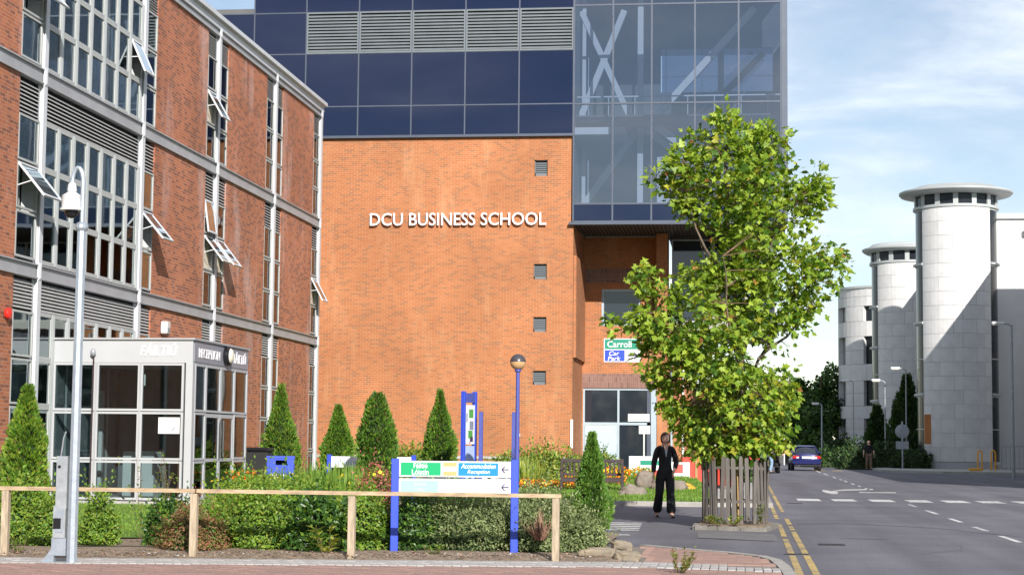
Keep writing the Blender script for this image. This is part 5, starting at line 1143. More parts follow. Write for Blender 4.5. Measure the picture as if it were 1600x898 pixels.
# street lamps
def street_lamp(label, loc, h, arm, mat, r=.06, rot=0, head='white_paint'):
    T = thing('street_lamp', label, 'street lamp', loc, rot, 'street lamps along the road')
    MB().tube([(0, 0, 0), (0, 0, 1.2), (0, 0, h)], [r * 1.4, r, r * .7], 10).build('post', mat, T, smooth=True, local=True); MB().tube([(0, 0, h - .05), (-arm * .3, 0, h + .05), (-arm * .7, 0, h + .07)], r * .6, 8).build('arm', mat, T, smooth=True, local=True)
    MB().bbox(-arm - .35, -arm * .6, -.14, .14, h + .02, h + .16, .04).build('lantern', head, T, local=True); MB().bbox(-arm - .30, -arm * .68, -.11, .11, h - .01, h + .02, .01).build('lens', 'cream', T, local=True)
street_lamp('tall grey street lamp by the right edge with a pale lantern', (12.62, 84.7, 0), 7.05, .55, 'galv_dark'); street_lamp('short pale street lamp before the dark trees past the blue car', (6.08, 130, 0), 4.35, .35, 'galv')
street_lamp('dark lamp post in front of the second round tower', (9.55, 118, 0), 5.6, .5, 'galv_dark', .05); street_lamp('dark lamp post in front of the stone drum', (8.3, 130, 0), 6.0, .4, 'galv_dark', .05); street_lamp('dark lamp post in front of the evergreen by the tallest tower', (10.7, 116, 0), 6.3, .6, 'galv_dark', .05)
RS = thing('road_sign', 'round road sign back with square plate on a grey pole before the hedge', 'road sign', (9.95, 110.5, 0)); MB().tube([(0, 0, 0), (0, 0, 2.95)], .045, 8).build('pole', 'galv', RS, local=True)
m = MB(); m.lathe([(.40, 0), (.42, .01), (.42, .03), (.40, .04)], (0, 0, 0), 24); put('disc', m.mesh('disc', 'galv_dark', smooth=True), RS, (0, .09, 2.35), (rad(90), 0, 0)); B(-.38, .38, .05, .08, 1.28, 1.75).build('plate', 'galv_dark', RS, local=True)
for i, (x, y) in enumerate(((13.75, 104.8), (14.55, 105.2))):
    T = thing('hoop_barrier', ('yellow tubular hoop on the right pavement nearer the road' if i == 0 else 'yellow tubular hoop on the right pavement nearer the white block'), 'barrier', (x, y, .1), 0, 'yellow hoops by the tower')
    MB().tube([(-.12, 0, 0), (-.12, 0, 1.0), (-.08, 0, 1.12), (.0, 0, 1.17), (.08, 0, 1.12), (.12, 0, 1.0), (.12, 0, 0)], .045, 8).build('hoop', 'yellow_metal', T, smooth=True, local=True); B(-.17, .17, -.06, .06, 0, .02).build('foot_plate', 'galv_dark', T, local=True)
o = MB().bbox(13.0, 13.7, 103.6, 103.9, .11, .27, .03).build('kerb_block', 'yellow_metal'); tag(o, 'low yellow kerb block lying beside the yellow hoops', 'block')
o = MB().bbox(11.35, 11.75, 111.3, 111.45, 1.6, 3.4, .02).build('orange_board', 'orange_board'); tag(o, 'orange board fixed low beside the tallest tower', 'board')
# ================================================================== bench
BE = thing('park_bench', 'dark brown slatted timber park bench on the lawn edge behind the small cypress', 'bench', (-3.68, 46.3, .10), rad(4))
for x in (-.78, .78):
    for y, h in ((-.26, .66), (.24, .93)): MB().bbox(x - .035, x + .035, y - .035, y + .035, 0, h, .005).build('leg', 'wood_bench', BE, local=True)
    MB().bbox(x - .045, x + .045, -.33, .24, .64, .69, .008).build('armrest', 'wood_bench', BE, local=True); B(x - .03, x + .03, -.22, .2, .30, .38).build('side_rail', 'wood_bench', BE, local=True)
for i in range(5): MB().bbox(-.80, .80, -.28 + i * .105, -.19 + i * .105, .42, .45, .005).build('seat_slat', 'wood_bench', BE, local=True)
MB().bbox(-.80, .80, -.30, -.27, .34, .43, .005).build('front_rail', 'wood_bench', BE, local=True); MB().bbox(-.75, .75, .215, .26, .84, .92, .006).build('top_rail', 'wood_bench', BE, local=True); MB().bbox(-.75, .75, .215, .26, .50, .56, .006).build('lower_rail', 'wood_bench', BE, local=True)
for i in range(13): B(-.69 + i * .115 - .024, -.69 + i * .115 + .024, .225, .248, .56, .84).build('back_slat', 'wood_bench', BE, local=True)
# ================================================================== rocks
def rock(label, loc, s, seed, mat='rock', name='boulder', rz=0, ang=.0):
    bm = bmesh.new(); bmesh.ops.create_icosphere(bm, subdivisions=4, radius=1)
    for v in bm.verts:
        c = v.co.copy(); c = c.lerp(Vector([round(q * 2.6) / 2.6 for q in c]), .35); k = 1 + .28 * noise.noise(c * 1.3 + Vector((seed, 0, 0))) + .12 * noise.noise(c * 3.5 + Vector((seed, 5, 0))) + .04 * noise.noise(c * 9 + Vector((seed, 5, 0)))
        if ang: c = Vector([math.copysign(abs(q) ** (1 - ang), q) for q in c])
        v.co = Vector((c.x * s[0], c.y * s[1], c.z * s[2])) * k
    me = bpy.data.meshes.new(name); bm.to_mesh(me); bm.free(); me.materials.append(M[mat]); me.polygons.foreach_set('use_smooth', [True] * len(me.polygons))
    o = put(name, me, None, loc, (0, 0, rz)); return tag(o, label, 'rock', 'boulders and kerb stones')
rock('brown boulder on the lawn just right of the bench', (-2.6, 45.3, .18), (.36, .32, .22), 1.2); rock('small brown boulder under the bench seat', (-3.45, 46.1, .18), (.26, .24, .2), 5.7)
rock('large pale brown boulder behind the walking woman on the lawn', (-1.75, 47.6, .30), (.50, .30, .22), 9.1, rz=-.3, ang=.2); rock('tall brown boulder left of the large lawn boulder', (-2.42, 48.2, .42), (.26, .26, .30), 14.4, ang=.2)
rock('upper sandstone block on the pavement corner', (-1.40, 22.25, .165), (.125, .11, .07), 21.0, 'rock_slab', 'stone_block', .2, .5); rock('lower sandstone block on the pavement corner', (-1.30, 21.85, .06), (.15, .13, .065), 26.0, 'rock_slab', 'stone_block', .1, .5)
rock('long sloping sandstone slab against the hebe bush', (-1.68, 22.1, .08), (.24, .09, .07), 31.0, 'rock_slab', 'stone_block', .6, .45)
# ================================================================== planting
def col3(*m): return list(m)
conifer('thuja', 'pale green cone conifer in front of the office windows at the left edge', 'conifer', (-12.25, 30, .05), 2.30, .38, 8500, .085, ['thuja1', 'thuja2', 'thuja3', 'red_b'], [.44, .16, .36, .04], 'clipped cone conifers', rough=.25)
conifer('thuja', 'slim cone conifer behind the blue litter bin', 'conifer', (-11.33, 44, .05), 2.80, .44, 7500, .085, ['thuja1', 'thuja2', 'thuja3', 'red_b'], [.48, .25, .23, .04], 'clipped cone conifers', rough=.22)
conifer('thuja', 'short cone conifer behind the Human Resources sign', 'conifer', (-11.2, 50, .1), 2.35, .46, 7500, .09, ['thuja1', 'thuja2', 'thuja3'], [.5, .3, .2], 'clipped cone conifers', rough=.22)
conifer('thuja', 'broad round-topped conifer covering the end of the Human Resources sign', 'conifer', (-7.55, 37.5, .0), 2.48, .37, 9000, .075, ['thuja1', 'thuja2', 'thuja3', 'red_b'], [.38, .50, .07, .05], 'clipped cone conifers', prof=[(0, .7), (.15, .95), (.35, 1.0), (.6, .95), (.8, .78), (.92, .5), (1, .12)], rough=.22)
conifer('thuja', 'dark cone conifer with thin golden tip left of the totem sign', 'conifer', (-7.45, 45, .05), 2.72, .41, 8000, .08, ['thuja1', 'thuja2', 'thuja3', 'red_b'], [.38, .44, .14, .04], 'clipped cone conifers', prof=[(0, .8), (.2, 1.0), (.4, .95), (.6, .72), (.75, .48), (.85, .22), (1, .05)], rough=.22)
conifer('cypress', 'small bright green pointed cypress at the corner of the planting bed', 'conifer', (-2.25, 28.3, .03), 1.56, .29, 8000, .062, ['cyp1', 'cyp2', 'thuja2'], [.45, .35, .2], prof=[(0, .8), (.15, 1.0), (.35, .82), (.55, .62), (.72, .42), (.84, .2), (1, .04)], rough=.35)
SH = 'shrubs behind the rail fence'
def bush(label, x, y, rx, ry, h, n, size, mats, probs, **k):
    return hedge('shrub', label, 'shrub', (x, y, .04), rx, ry, h, n, size, mats, probs, group=SH, **k)
ga = (['shrub_a', 'shrub_b', 'shrub_c'], [.5, .25, .25]); da = (['dark_a', 'dark_b', 'shrub_a'], [.5, .35, .15]); he = (['hebe_a', 'hebe_b', 'hebe_c'], [.42, .38, .2]); re_ = (['red_a', 'red_b', 'shrub_b'], [.35, .45, .2])
tq = tmpl_quad(1, .45)
bush('leafy green shrub under the thuja at the left edge', -9.35, 22.7, .62, .5, .76, 5200, .05, *ga)
bush('loose green shrub left of the camera pole', -8.78, 22.3, .32, .35, .55, 3000, .045, *ga)
bush('twiggy green shrub right of the camera pole', -8.16, 22.5, .24, .3, .66, 3200, .045, *ga)
bush('dark glossy shrub left of the second fence post', -7.28, 22.8, .36, .4, .52, 3000, .065, *da)
bush('rusty brown-green shrub around the second fence post', -6.72, 21.9, .44, .30, .50, 5600, .034, *re_)
bush('light green shrub right of the second fence post', -6.02, 22.35, .50, .42, .74, 5200, .048, *ga)
bush('dark leathery-leaved shrub left of the third fence post', -5.25, 22.3, .42, .36, .64, 3200, .075, *da)
bush('green spreading shrub behind the third fence post', -4.72, 22.6, .36, .4, .74, 4200, .048, *ga)
bush('dark green shrub at the left blue sign post', -4.10, 22.75, .5, .40, .70, 4400, .048, *da)
bush('broad grey-green hebe mound under the direction sign', -3.40, 22.9, .70, .5, .62, 9000, .042, *he, tm=tq, up=.5, flat=.15)
bush('grey-green hebe mound right of the direction sign', -2.50, 22.9, .48, .48, .60, 6500, .042, *he, tm=tq, up=.5)
bush('low grey-green hebe at the end of the rail fence', -1.98, 22.95, .34, .45, .46, 5200, .042, *he, tm=tq, up=.5)
bush('grey-green hebe mass behind the right sign post', -2.90, 25.4, .72, .55, .74, 7500, .045, *he, tm=tq, up=.5)
bush('tall pale-leaved green shrub left behind the rail', -6.1, 25.0, .75, .6, .78, 5200, .055, *ga)
bush('broad yellow-green shrub right of the kiosk corner', -7.1, 26.2, .75, .6, .76, 5200, .055, *ga)
bush('green shrub below the kiosk side glazing', -9.2, 34.2, .8, .6, .62, 4200, .06, *ga)
bush('reddish shrub below the rounded conifer', -5.75, 28.5, .34, .35, .92, 3800, .05, ['red_c', 'red_a', 'shrub_b'], [.4, .35, .25])
bush('dark shrub row behind the direction sign boards', -4.1, 26.5, .9, .6, .74, 4800, .06, *da)
bush('low green shrub in front of the litter bin', -8.6, 30.5, .6, .6, .62, 3000, .06, *ga)
bush('green foliage clump behind the bench', -5.3, 52, 1.0, .7, 1.15, 3600, .10, ['shrub_c', 'pale_a', 'shrub_b'], [.4, .25, .35])
bush('low green shrub at the orange wall left of the bench', -7.2, 60, 1.4, .7, 1.0, 3200, .11, ['shrub_a', 'pale_a', 'shrub_b'], [.4, .2, .4])
bush('green shrub at the foot of the orange wall behind the conifers', -11.5, 62, 1.8, .8, 1.15, 3600, .12, *ga)
bush('feathery shrub before the grey entrance door', -4.6, 60, .9, .6, 1.15, 3000, .10, ['shrub_a', 'pale_a', 'shrub_b'], [.4, .25, .35])
bush('brown-green clipped bush between the site board and tree guard', -1.1, 61.5, 1.1, .7, 1.25, 3200, .10, ['red_b', 'dark_b', 'red_a'], [.4, .35, .25])
bush('low bush beside the footpath behind the tree guard', .0, 66, .7, .7, .9, 2200, .1, *da)
# grasses: arching blades
def tussock(label, loc, n, l, spread, mats, probs, group='arching grass clumps', rad0=.15, name='grass_clump'):
    T = thing(name, label, 'plant', loc, 0, group); a = NP.uniform(0, 6.28, n); t = NP.uniform(0, spread, n); r = rad0 * NP.uniform(0, 1, n) ** .5
    pos = np.stack([r * np.cos(a), r * np.sin(a), np.zeros(n)], 1); b = a + NP.normal(size=n) * .5
    ax = np.stack([np.cos(b) * np.sin(t), np.sin(b) * np.sin(t), np.cos(t)], 1); nr = np.stack([np.cos(b) * np.cos(t), np.sin(b) * np.cos(t), -np.sin(t)], 1)
    scatter('blades', tmpl_blade(), pos, ax, nr, NP.uniform(.6, 1.15, n) * l, mats, NP.choice(len(mats), n, p=probs), T); return T
gm = (['grassy_a', 'grassy_b'], [.5, .5])
tussock('arching green grass clump below the Human Resources sign', (-7.1, 31.0, .05), 700, .95, .8, *gm, rad0=.5); tussock('arching green grass clump left of the rounded conifer', (-6.55, 30.2, .05), 600, .90, .8, *gm, rad0=.5); tussock('arching grass clump before the litter bin', (-7.8, 31.8, .05), 500, .85, .8, *gm, rad0=.45)
tussock('pale green grass clump behind the sign next to the orange flowers', (-5.7, 48.5, .2), 500, .8, .9, ['pale_a', 'grassy_a'], [.5, .5], rad0=.4)
tussock('dry reddish twig tuft by the fourth fence post', (-2.42, 22.35, .22), 60, .40, .95, ['dry_twig', 'twig'], [.7, .3], 'dry tufts', .06, 'dry_tuft')
# tall leafy weed at the very front and by the guard
def weed(label, loc, h, n, size, mats, probs, sp=.12, stems=5, group='weeds at the paving edge'):
    T = thing('weed', label, 'weed', loc, 0, group); mb = MB(); P1, A1, N1, MI1 = [], [], [], []
    for s in range(stems):
        a = RND.uniform(0, 6.28); q = Vector((math.cos(a) * sp * RND.uniform(.4, 1.4), math.sin(a) * sp, h * RND.uniform(.6, 1.0))); pts = limb(mb, (q.x * .3, q.y * .3, 0), q, .004, .002, .0, 5, .1)
        for j in range(n):
            t = RND.uniform(.1, 1); i = min(4, int(t * 5)); p = pts[i].lerp(pts[i + 1], t * 5 - i); b = RND.uniform(0, 6.28)
            P1.append(p); A1.append((math.cos(b), math.sin(b), RND.uniform(.1, .8))); N1.append((0, 0, 1)); MI1.append(RND.choices(range(len(mats)), probs)[0])
    mb.build('stems', 'twig', T, local=True); scatter('foliage', tmpl_quad(1, .5), np.array(P1), np.array(A1), np.array(N1), NP.uniform(.6, 1.3, len(P1)) * size, mats, np.array(MI1), T)
weed('leafy weed with reddish tips at the bottom edge of the picture', (-.62, 19.85, .02), .30, 30, .05, ['shrub_a', 'shrub_c', 'red_c', 'pale_a'], [.4, .3, .12, .18], .22, 9)
weed('yellow-leaved plant near the third fence post', (-4.95, 21.72, .03), .36, 9, .11, ['pale_a', 'shrub_c', 'shrub_a'], [.6, .25, .15], .16, 7)
weed('small weed at the foot of the tree guard near the road', (.42, 30.55, .1), .34, 14, .08, ['hebe_b', 'shrub_a'], [.6, .4], .05, 4); weed('low weeds at the guard kerb front', (-.15, 30.35, .08), .16, 12, .07, ['shrub_c', 'pale_a', 'grassy_b'], [.4, .2, .4], .32, 12)
weed('low weeds inside the picket guard on the bench side', (-.38, 30.8, .08), .18, 12, .07, ['shrub_c', 'pale_a', 'grassy_b'], [.4, .2, .4], .2, 8)
weed('tall twiggy shrub shoots before the kiosk glazing', (-8.05, 24.0, .05), 1.15, 20, .06, ['shrub_a', 'shrub_c'], [.5, .5], .35, 7); weed('tall twiggy shoots before the middle of the kiosk front', (-7.85, 24.6, .05), 1.25, 16, .06, ['shrub_a', 'shrub_c'], [.5, .5], .35, 6)
weed('low weed sprouting in the soil below the direction sign', (-3.65, 21.75, .05), .16, 16, .045, ['grassy_a', 'shrub_a'], [.6, .4], .12, 6); weed('low weed sprouting beside the leftmost fence post', (-8.5, 20.75, .05), .22, 16, .05, ['grassy_a', 'shrub_a'], [.6, .4], .14, 6)
# flowers
def flowers(label, loc, rx, ry, h, n, size, mats, probs, zf=None):
    T = thing('flower_bed', label, 'flowers', loc, 0, 'flower patches'); x = NP.uniform(-rx, rx, n); y = NP.uniform(-ry, ry, n); pos = np.stack([x, y, NP.uniform(.3, 1, n) * h], 1)
    scatter('blooms', tmpl_quad(1, .9), pos, unit(n), unit(n) + (0, -.4, .9), NP.uniform(.6, 1.3, n) * size, mats, NP.choice(len(mats), n, p=probs), T)['kind'] = 'stuff'
flowers('strip of orange flowers on the lawn behind the direction sign', (-5.1, 47.6, .16), 1.2, .5, .30, 1000, .06, ['orange_flower', 'yellow_flower', 'dark_b'], [.55, .2, .25]); flowers('orange flowers behind the bench', (-3.9, 49.5, .2), .9, .4, .36, 800, .06, ['orange_flower', 'shrub_b'], [.4, .6])
flowers('yellow flowers above the rail left of the direction sign', (-6.1, 26.0, .74), .5, .35, .22, 16, .055, ['yellow_flower', 'shrub_c'], [.6, .4]); flowers('yellow flowers among the shrubs by the litter bin', (-7.3, 26.6, .62), .6, .35, .25, 16, .055, ['yellow_flower', 'shrub_c'], [.6, .4]); flowers('few yellow blooms right of the reddish shrub', (-5.35, 27.2, .84), .3, .2, .12, 20, .06, ['yellow_flower', 'shrub_c'], [.6, .4])
flowers('yellow and orange flowers by the lawn boulders', (-3.2, 52.5, .42), .8, .3, .3, 500, .08, ['orange_flower', 'yellow_flower', 'shrub_a'], [.3, .3, .4])
# lawn grass and litter on the soil: uncountable
def turf(name, label, n, box, test, zf, l):
    x = NP.uniform(box[0], box[1], n); y = NP.uniform(box[2], box[3], n); ok = np.array([test(a, b) for a, b in zip(x, y)]); x, y = x[ok], y[ok]; n = len(x)
    z = np.array([zf(a, b) for a, b in zip(x, y)]); a = NP.uniform(0, 6.28, n); t = NP.uniform(.1, .8, n); ax = np.stack([np.cos(a) * np.sin(t), np.sin(a) * np.sin(t), np.cos(t)], 1)
    V, F = tmpl_blade(); V = V * (1, 4, 1)
    o = scatter(name, (V, F), np.stack([x, y, z - .005], 1), ax, np.stack([np.cos(a) * np.cos(t), np.sin(a) * np.cos(t), -np.sin(t)], 1), NP.uniform(.6, 1.2, n) * l, ['grassy_a', 'grassy_b', 'shrub_a'], NP.choice(3, n, p=[.35, .35, .3])); tag(o, label, 'grass', kind='stuff')
turf('grass', 'short mown grass on the lawn around the bench', 26000, (-7.4, -.6, 42.1, 56), lambda x, y: inpoly(x, y, lawnp), mound, .075)
turf('grass', 'short grass in front of the kiosk', 24000, (-14, -7.3, 23.8, 36), lambda x, y: inpoly(x, y, [(-14.2, 26), (-10.5, 23.8), (-7.3, 24.1), (-7.4, 35.8), (-14.2, 36.2)]), lambda x, y: .085, .05)
n = 2600; x = NP.uniform(-10, -1.5, n); y = np.array([edge_y(min(a, -1)) for a in x]) + NP.uniform(.02, .9, n); pos = np.stack([x, y, np.full(n, .05) + NP.uniform(0, .03, n)], 1)
o = scatter('leaf_litter', tmpl_quad(1, .8), pos, unit(n) * (1, 1, .2), unit(n) * .5 + (0, 0, 1), NP.uniform(.012, .045, n), ['soil', 'dry_twig', 'rock', 'concrete'], NP.choice(4, n, p=[.45, .25, .2, .1])); tag(o, 'fallen leaves, stones and bark crumbs on the soil strip', 'leaf litter', kind='stuff')
# ================================================================== people
def skin(joints, edges, sub=2):
    """joints: name -> (x, y, z, rx, ry)"""
    names = list(joints); idx = {k: i for i, k in enumerate(names)}
    me = bpy.data.meshes.new('tmp'); me.from_pydata([joints[k][:3] for k in names], [(idx[a], idx[b]) for a, b in edges], []); o = bpy.data.objects.new('tmp', me); COL.objects.link(o)
    o.modifiers.new('s', 'SKIN')
    for k in names:
        v = me.skin_vertices[0].data[idx[k]]; v.radius = (joints[k][3], joints[k][4] if len(joints[k]) > 4 else joints[k][3]); v.use_root = (idx[k] == 0)
    o.modifiers['s'].use_smooth_shade = True
    sb = o.modifiers.new('u', 'SUBSURF'); sb.levels = sub; sb.render_levels = sub
    dg = bpy.context.evaluated_depsgraph_get(); m2 = bpy.data.meshes.new_from_object(o.evaluated_get(dg)); bpy.data.objects.remove(o); bpy.data.meshes.remove(me)
    m2.polygons.foreach_set('use_smooth', [True] * len(m2.polygons))
    return m2
def chain(*n): return list(zip(n, n[1:]))
def skinpart(name, joints, edges, mat, parent, sub=2):
    me = skin(joints, edges, sub); me.name = name; me.materials.clear(); me.materials.append(M[mat]); return put(name, me, parent)
def ball(name, c, r, mat, parent, n=12, sq=None):
    m = MB(); m.lathe([(max(.001, r[0] * math.cos(t)), r[2] * math.sin(t)) for t in np.linspace(-1.55, 1.55, 9)], (0, 0, 0), n)
    m.v = [(x, y * r[1] / r[0], z) for x, y, z in m.v]; me = m.mesh(name, mat, smooth=True); return put(name, me, parent, c)
def head(parent, c, s, hair, style, tilt=0, yaw=0):
    """face looks along -Y; s is head height"""
    bm = bmesh.new(); bmesh.ops.create_icosphere(bm, subdivisions=4, radius=1)
    for v in bm.verts:
        x, y, z = v.co; w = 1 - .26 * max(0, -z) ** 1.5; q = Vector((x * .36 * w, y * .44 * (1 - .12 * max(0, -z)), z * .5))
        if y < 0:
            q.y -= .055 * math.exp(-((x / .13) ** 2 + ((z + .12) / .16) ** 2)) + .02 * math.exp(-((x / .3) ** 2 + ((z + .42) / .12) ** 2)) + .018 * math.exp(-((x / .28) ** 2 + ((z + .72) / .16) ** 2))
            for sx in (-.38, .38): q.y += .028 * math.exp(-(((x - sx) / .17) ** 2 + ((z - .04) / .11) ** 2))
        v.co = q * s
    me = bpy.data.meshes.new('head'); bm.to_mesh(me); bm.free(); me.materials.append(M['skin']); me.polygons.foreach_set('use_smooth', [True] * len(me.polygons))
    h = put('head', me, parent, c, (tilt, 0, yaw))
    for sx in (-1, 1):
        ball('eye', (sx * .135 * s, -.375 * s, .02 * s), (.045 * s, .03 * s, .022 * s), 'eye_dark', h, 8); ball('ear', (sx * .36 * s, .02 * s, -.02 * s), (.035 * s, .07 * s, .11 * s), 'skin', h, 8)
        ball('brow', (sx * .14 * s, -.405 * s, .10 * s), (.07 * s, .02 * s, .014 * s), hair, h, 8)
    ball('mouth', (0, -.412 * s, -.235 * s), (.10 * s, .025 * s, .026 * s), 'lip', h, 8)
    bm = bmesh.new(); bmesh.ops.create_icosphere(bm, subdivisions=4, radius=1); kill = []
    for v in bm.verts:
        x, y, z = v.co; n_ = noise.noise(Vector((x * 3, y * 3, z * 1.2))) * .05
        face = y < -.25 and z < (.52 + .25 * x if style == 'bob' else .6) and abs(x) < .80
        low = -.95 if style == 'bob' else -.35
        if face or z < low or (style == 'short' and y < -.1 and z < .3): kill.append(v)
        v.co = Vector((x * (.44 if style == 'bob' else .385), y * (.50 if style == 'bob' else .46) + .01, z * (.56 if style == 'bob' else .525) + .01)) * (1 + n_) * s
    bmesh.ops.delete(bm, geom=kill, context='VERTS'); bmesh.ops.solidify(bm, geom=bm.faces[:], thickness=.05 * s)
    me = bpy.data.meshes.new('hair'); bm.to_mesh(me); bm.free(); me.materials.append(M[hair]); me.polygons.foreach_set('use_smooth', [True] * len(me.polygons)); put('hair', me, h)
    return h
def hand(parent, wrist, d, side, name='hand', sc_=1.0):
    """palm, four fingers and thumb as skinned chains, hanging along d"""
    w = Vector(wrist); d = Vector(d).normalized(); lat = Vector((0, -1, 0)); lat = (lat - d * lat.dot(d)).normalized(); inn = d.cross(lat) * side
    J = {'w': (*w, .024, .018)}; pm = w + d * .075 * sc_; J['p'] = (*pm, .036, .016); E_ = [('w', 'p')]
    for i, (o, l) in enumerate(((-.030, .062), (-.010, .075), (.011, .070), (.030, .055))):
        a = pm + lat * -o + d * .02; b = a + d * l * .55 + inn * .012; c = b + d * l * .40 + inn * .028
        J[f'a{i}'] = (*a, .0095); J[f'b{i}'] = (*b, .0085); J[f'c{i}'] = (*c, .007); E_ += [('p', f'a{i}'), (f'a{i}', f'b{i}'), (f'b{i}', f'c{i}')]
    t0 = w + d * .035 + lat * .035; t1 = t0 + d * .04 + lat * .018 + inn * .01; J['t0'] = (*t0, .011); J['t1'] = (*t1, .009); E_ += [('w', 't0'), ('t0', 't1')]
    return skinpart(name, J, E_, 'skin', parent, 1)
# --- woman walking towards the camera
WO = thing('person', 'person with bobbed brown hair in black trouser suit walking past the tree guard', 'person', (-1.38, 35.4, 0), rad(12))
Wd = {'pel': (0, 0, .90, .085, .085), 'wst': (0, -.005, 1.06, .075, .075), 'chs': (0, 0, 1.24, .085, .085), 'nkb': (0, .015, 1.375, .06, .05), 'nk': (.0, .0, 1.45, .045, .045), 'hd': (0, -.01, 1.52, .05, .05),
      'shL': (-.150, .01, 1.335, .05, .05), 'elL': (-.215, .03, 1.07, .04, .04), 'wrL': (-.235, -.06, .84, .026, .026), 'shR': (.150, .01, 1.335, .05, .05), 'elR': (.235, .05, 1.08, .04, .04), 'wrR': (.150, -.20, .93, .026, .026),
      'hpL': (-.085, 0, .84, .10, .10), 'knL': (-.115, -.02, .46, .06, .065), 'anL': (-.12, .26, .13, .04, .045), 'toL': (-.13, .15, .035, .04, .028), 'hpR': (.085, 0, .84, .10, .10), 'knR': (.09, -.12, .47, .06, .065), 'anR': (.09, -.20, .085, .04, .045), 'toR': (.10, -.34, .04, .04, .026)}
skinpart('body', Wd, chain('pel', 'wst', 'chs', 'nkb', 'nk', 'hd') + chain('nkb', 'shL', 'elL', 'wrL') + chain('nkb', 'shR', 'elR', 'wrR') + chain('pel', 'hpL', 'knL', 'anL', 'toL') + chain('pel', 'hpR', 'knR', 'anR', 'toR'), 'skin', WO)
JK = {'wst': (0, -.005, 1.05, .135, .108), 'hip': (0, 0, .92, .172, .128), 'hem': (0, 0, .80, .185, .14), 'chs': (0, 0, 1.23, .165, .118), 'nkb': (0, .03, 1.36, .085, .06), 'shL': (-.148, .01, 1.33, .070, .068), 'elL': (-.215, .03, 1.07, .060, .06), 'wrL': (-.234, -.05, .865, .046, .046), 'shR': (.148, .01, 1.33, .070, .068), 'elR': (.235, .05, 1.08, .060, .06), 'wrR': (.160, -.18, .945, .046, .046)}
skinpart('jacket', JK, [('wst', 'hip'), ('hip', 'hem'), ('wst', 'chs'), ('chs', 'nkb')] + chain('nkb', 'shL', 'elL', 'wrL') + chain('nkb', 'shR', 'elR', 'wrR'), 'black_cloth', WO)
TR = {'pel': (0, .0, .90, .135, .135), 'top': (0, 0, 1.02, .12, .12), 'hpL': (-.085, 0, .80, .115, .118), 'knL': (-.115, -.02, .46, .082, .085), 'anL': (-.122, .23, .085, .10, .105), 'hpR': (.085, 0, .80, .115, .118), 'knR': (.09, -.12, .47, .082, .085), 'anR': (.092, -.19, .06, .10, .105)}
skinpart('trousers', TR, [('pel', 'top')] + chain('pel', 'hpL', 'knL', 'anL') + chain('pel', 'hpR', 'knR', 'anR'), 'black_trouser', WO)
m = MB(); m.add([(-.045, -.100, 1.415), (.045, -.100, 1.415), (.006, -.136, 1.18), (-.006, -.136, 1.18)], [(0, 1, 2, 3)]); m.add([(-.045, -.07, 1.40), (.045, -.07, 1.40), (.006, -.09, 1.18), (-.006, -.09, 1.18)], [(0, 1, 2, 3)]); m.build('blouse', 'blouse', WO, local=True)
m = MB(); m.add([(-.05, -.103, 1.42), (.05, -.103, 1.42), (.028, -.120, 1.32), (-.028, -.120, 1.32), (-.05, -.06, 1.42), (.05, -.06, 1.42), (.028, -.08, 1.32), (-.028, -.08, 1.32)], [(0, 1, 2, 3), (7, 6, 5, 4), (0, 4, 5, 1), (1, 5, 6, 2), (2, 6, 7, 3), (3, 7, 4, 0)]); m.build('neckline', 'skin', WO, local=True)
m = MB(); m.tube([(.062 * math.cos(t), -.075 - .035 * abs(math.sin(t)), 1.405 + .05 * -math.sin(t)) for t in np.linspace(0, math.pi, 9)], .007, 6); m.build('necklace', 'beads', WO, local=True)
for s, pts in ((-1, [(-.055, -.118, 1.42), (-.10, -.13, 1.30), (-.012, -.148, 1.14)]), (1, [(.055, -.118, 1.42), (.10, -.13, 1.30), (.012, -.148, 1.14)])):
    m = MB(); m.add(pts + [(x, y + .01, z) for x, y, z in pts], [(0, 1, 2), (5, 4, 3), (0, 3, 4, 1), (1, 4, 5, 2), (2, 5, 3, 0)]); m.build('lapel', 'black_trouser', WO, local=True)
head(WO, (.0, -.025, 1.535), .225, 'hair_brown', 'bob', rad(4), rad(-10))
hand(WO, (-.236, -.065, .835), (-.05, -.12, -1), 1); hand(WO, (.147, -.21, .925), (-.35, -.35, -.8), -1)
for x, y in ((-.13, .17), (.10, -.31)):
    m = MB(); m.loft([[(x + .042 * math.cos(t) * w, y + l, z0 + .02 * math.sin(t)) for t in np.linspace(0, 2 * math.pi, 9)[:-1]] for l, w, z0 in ((.13, .7, .04), (.05, .8, .035), (-.05, 1.0, .025), (-.10, .8, .02))]); m.build('shoe', 'black_plastic', WO, smooth=True, local=True)
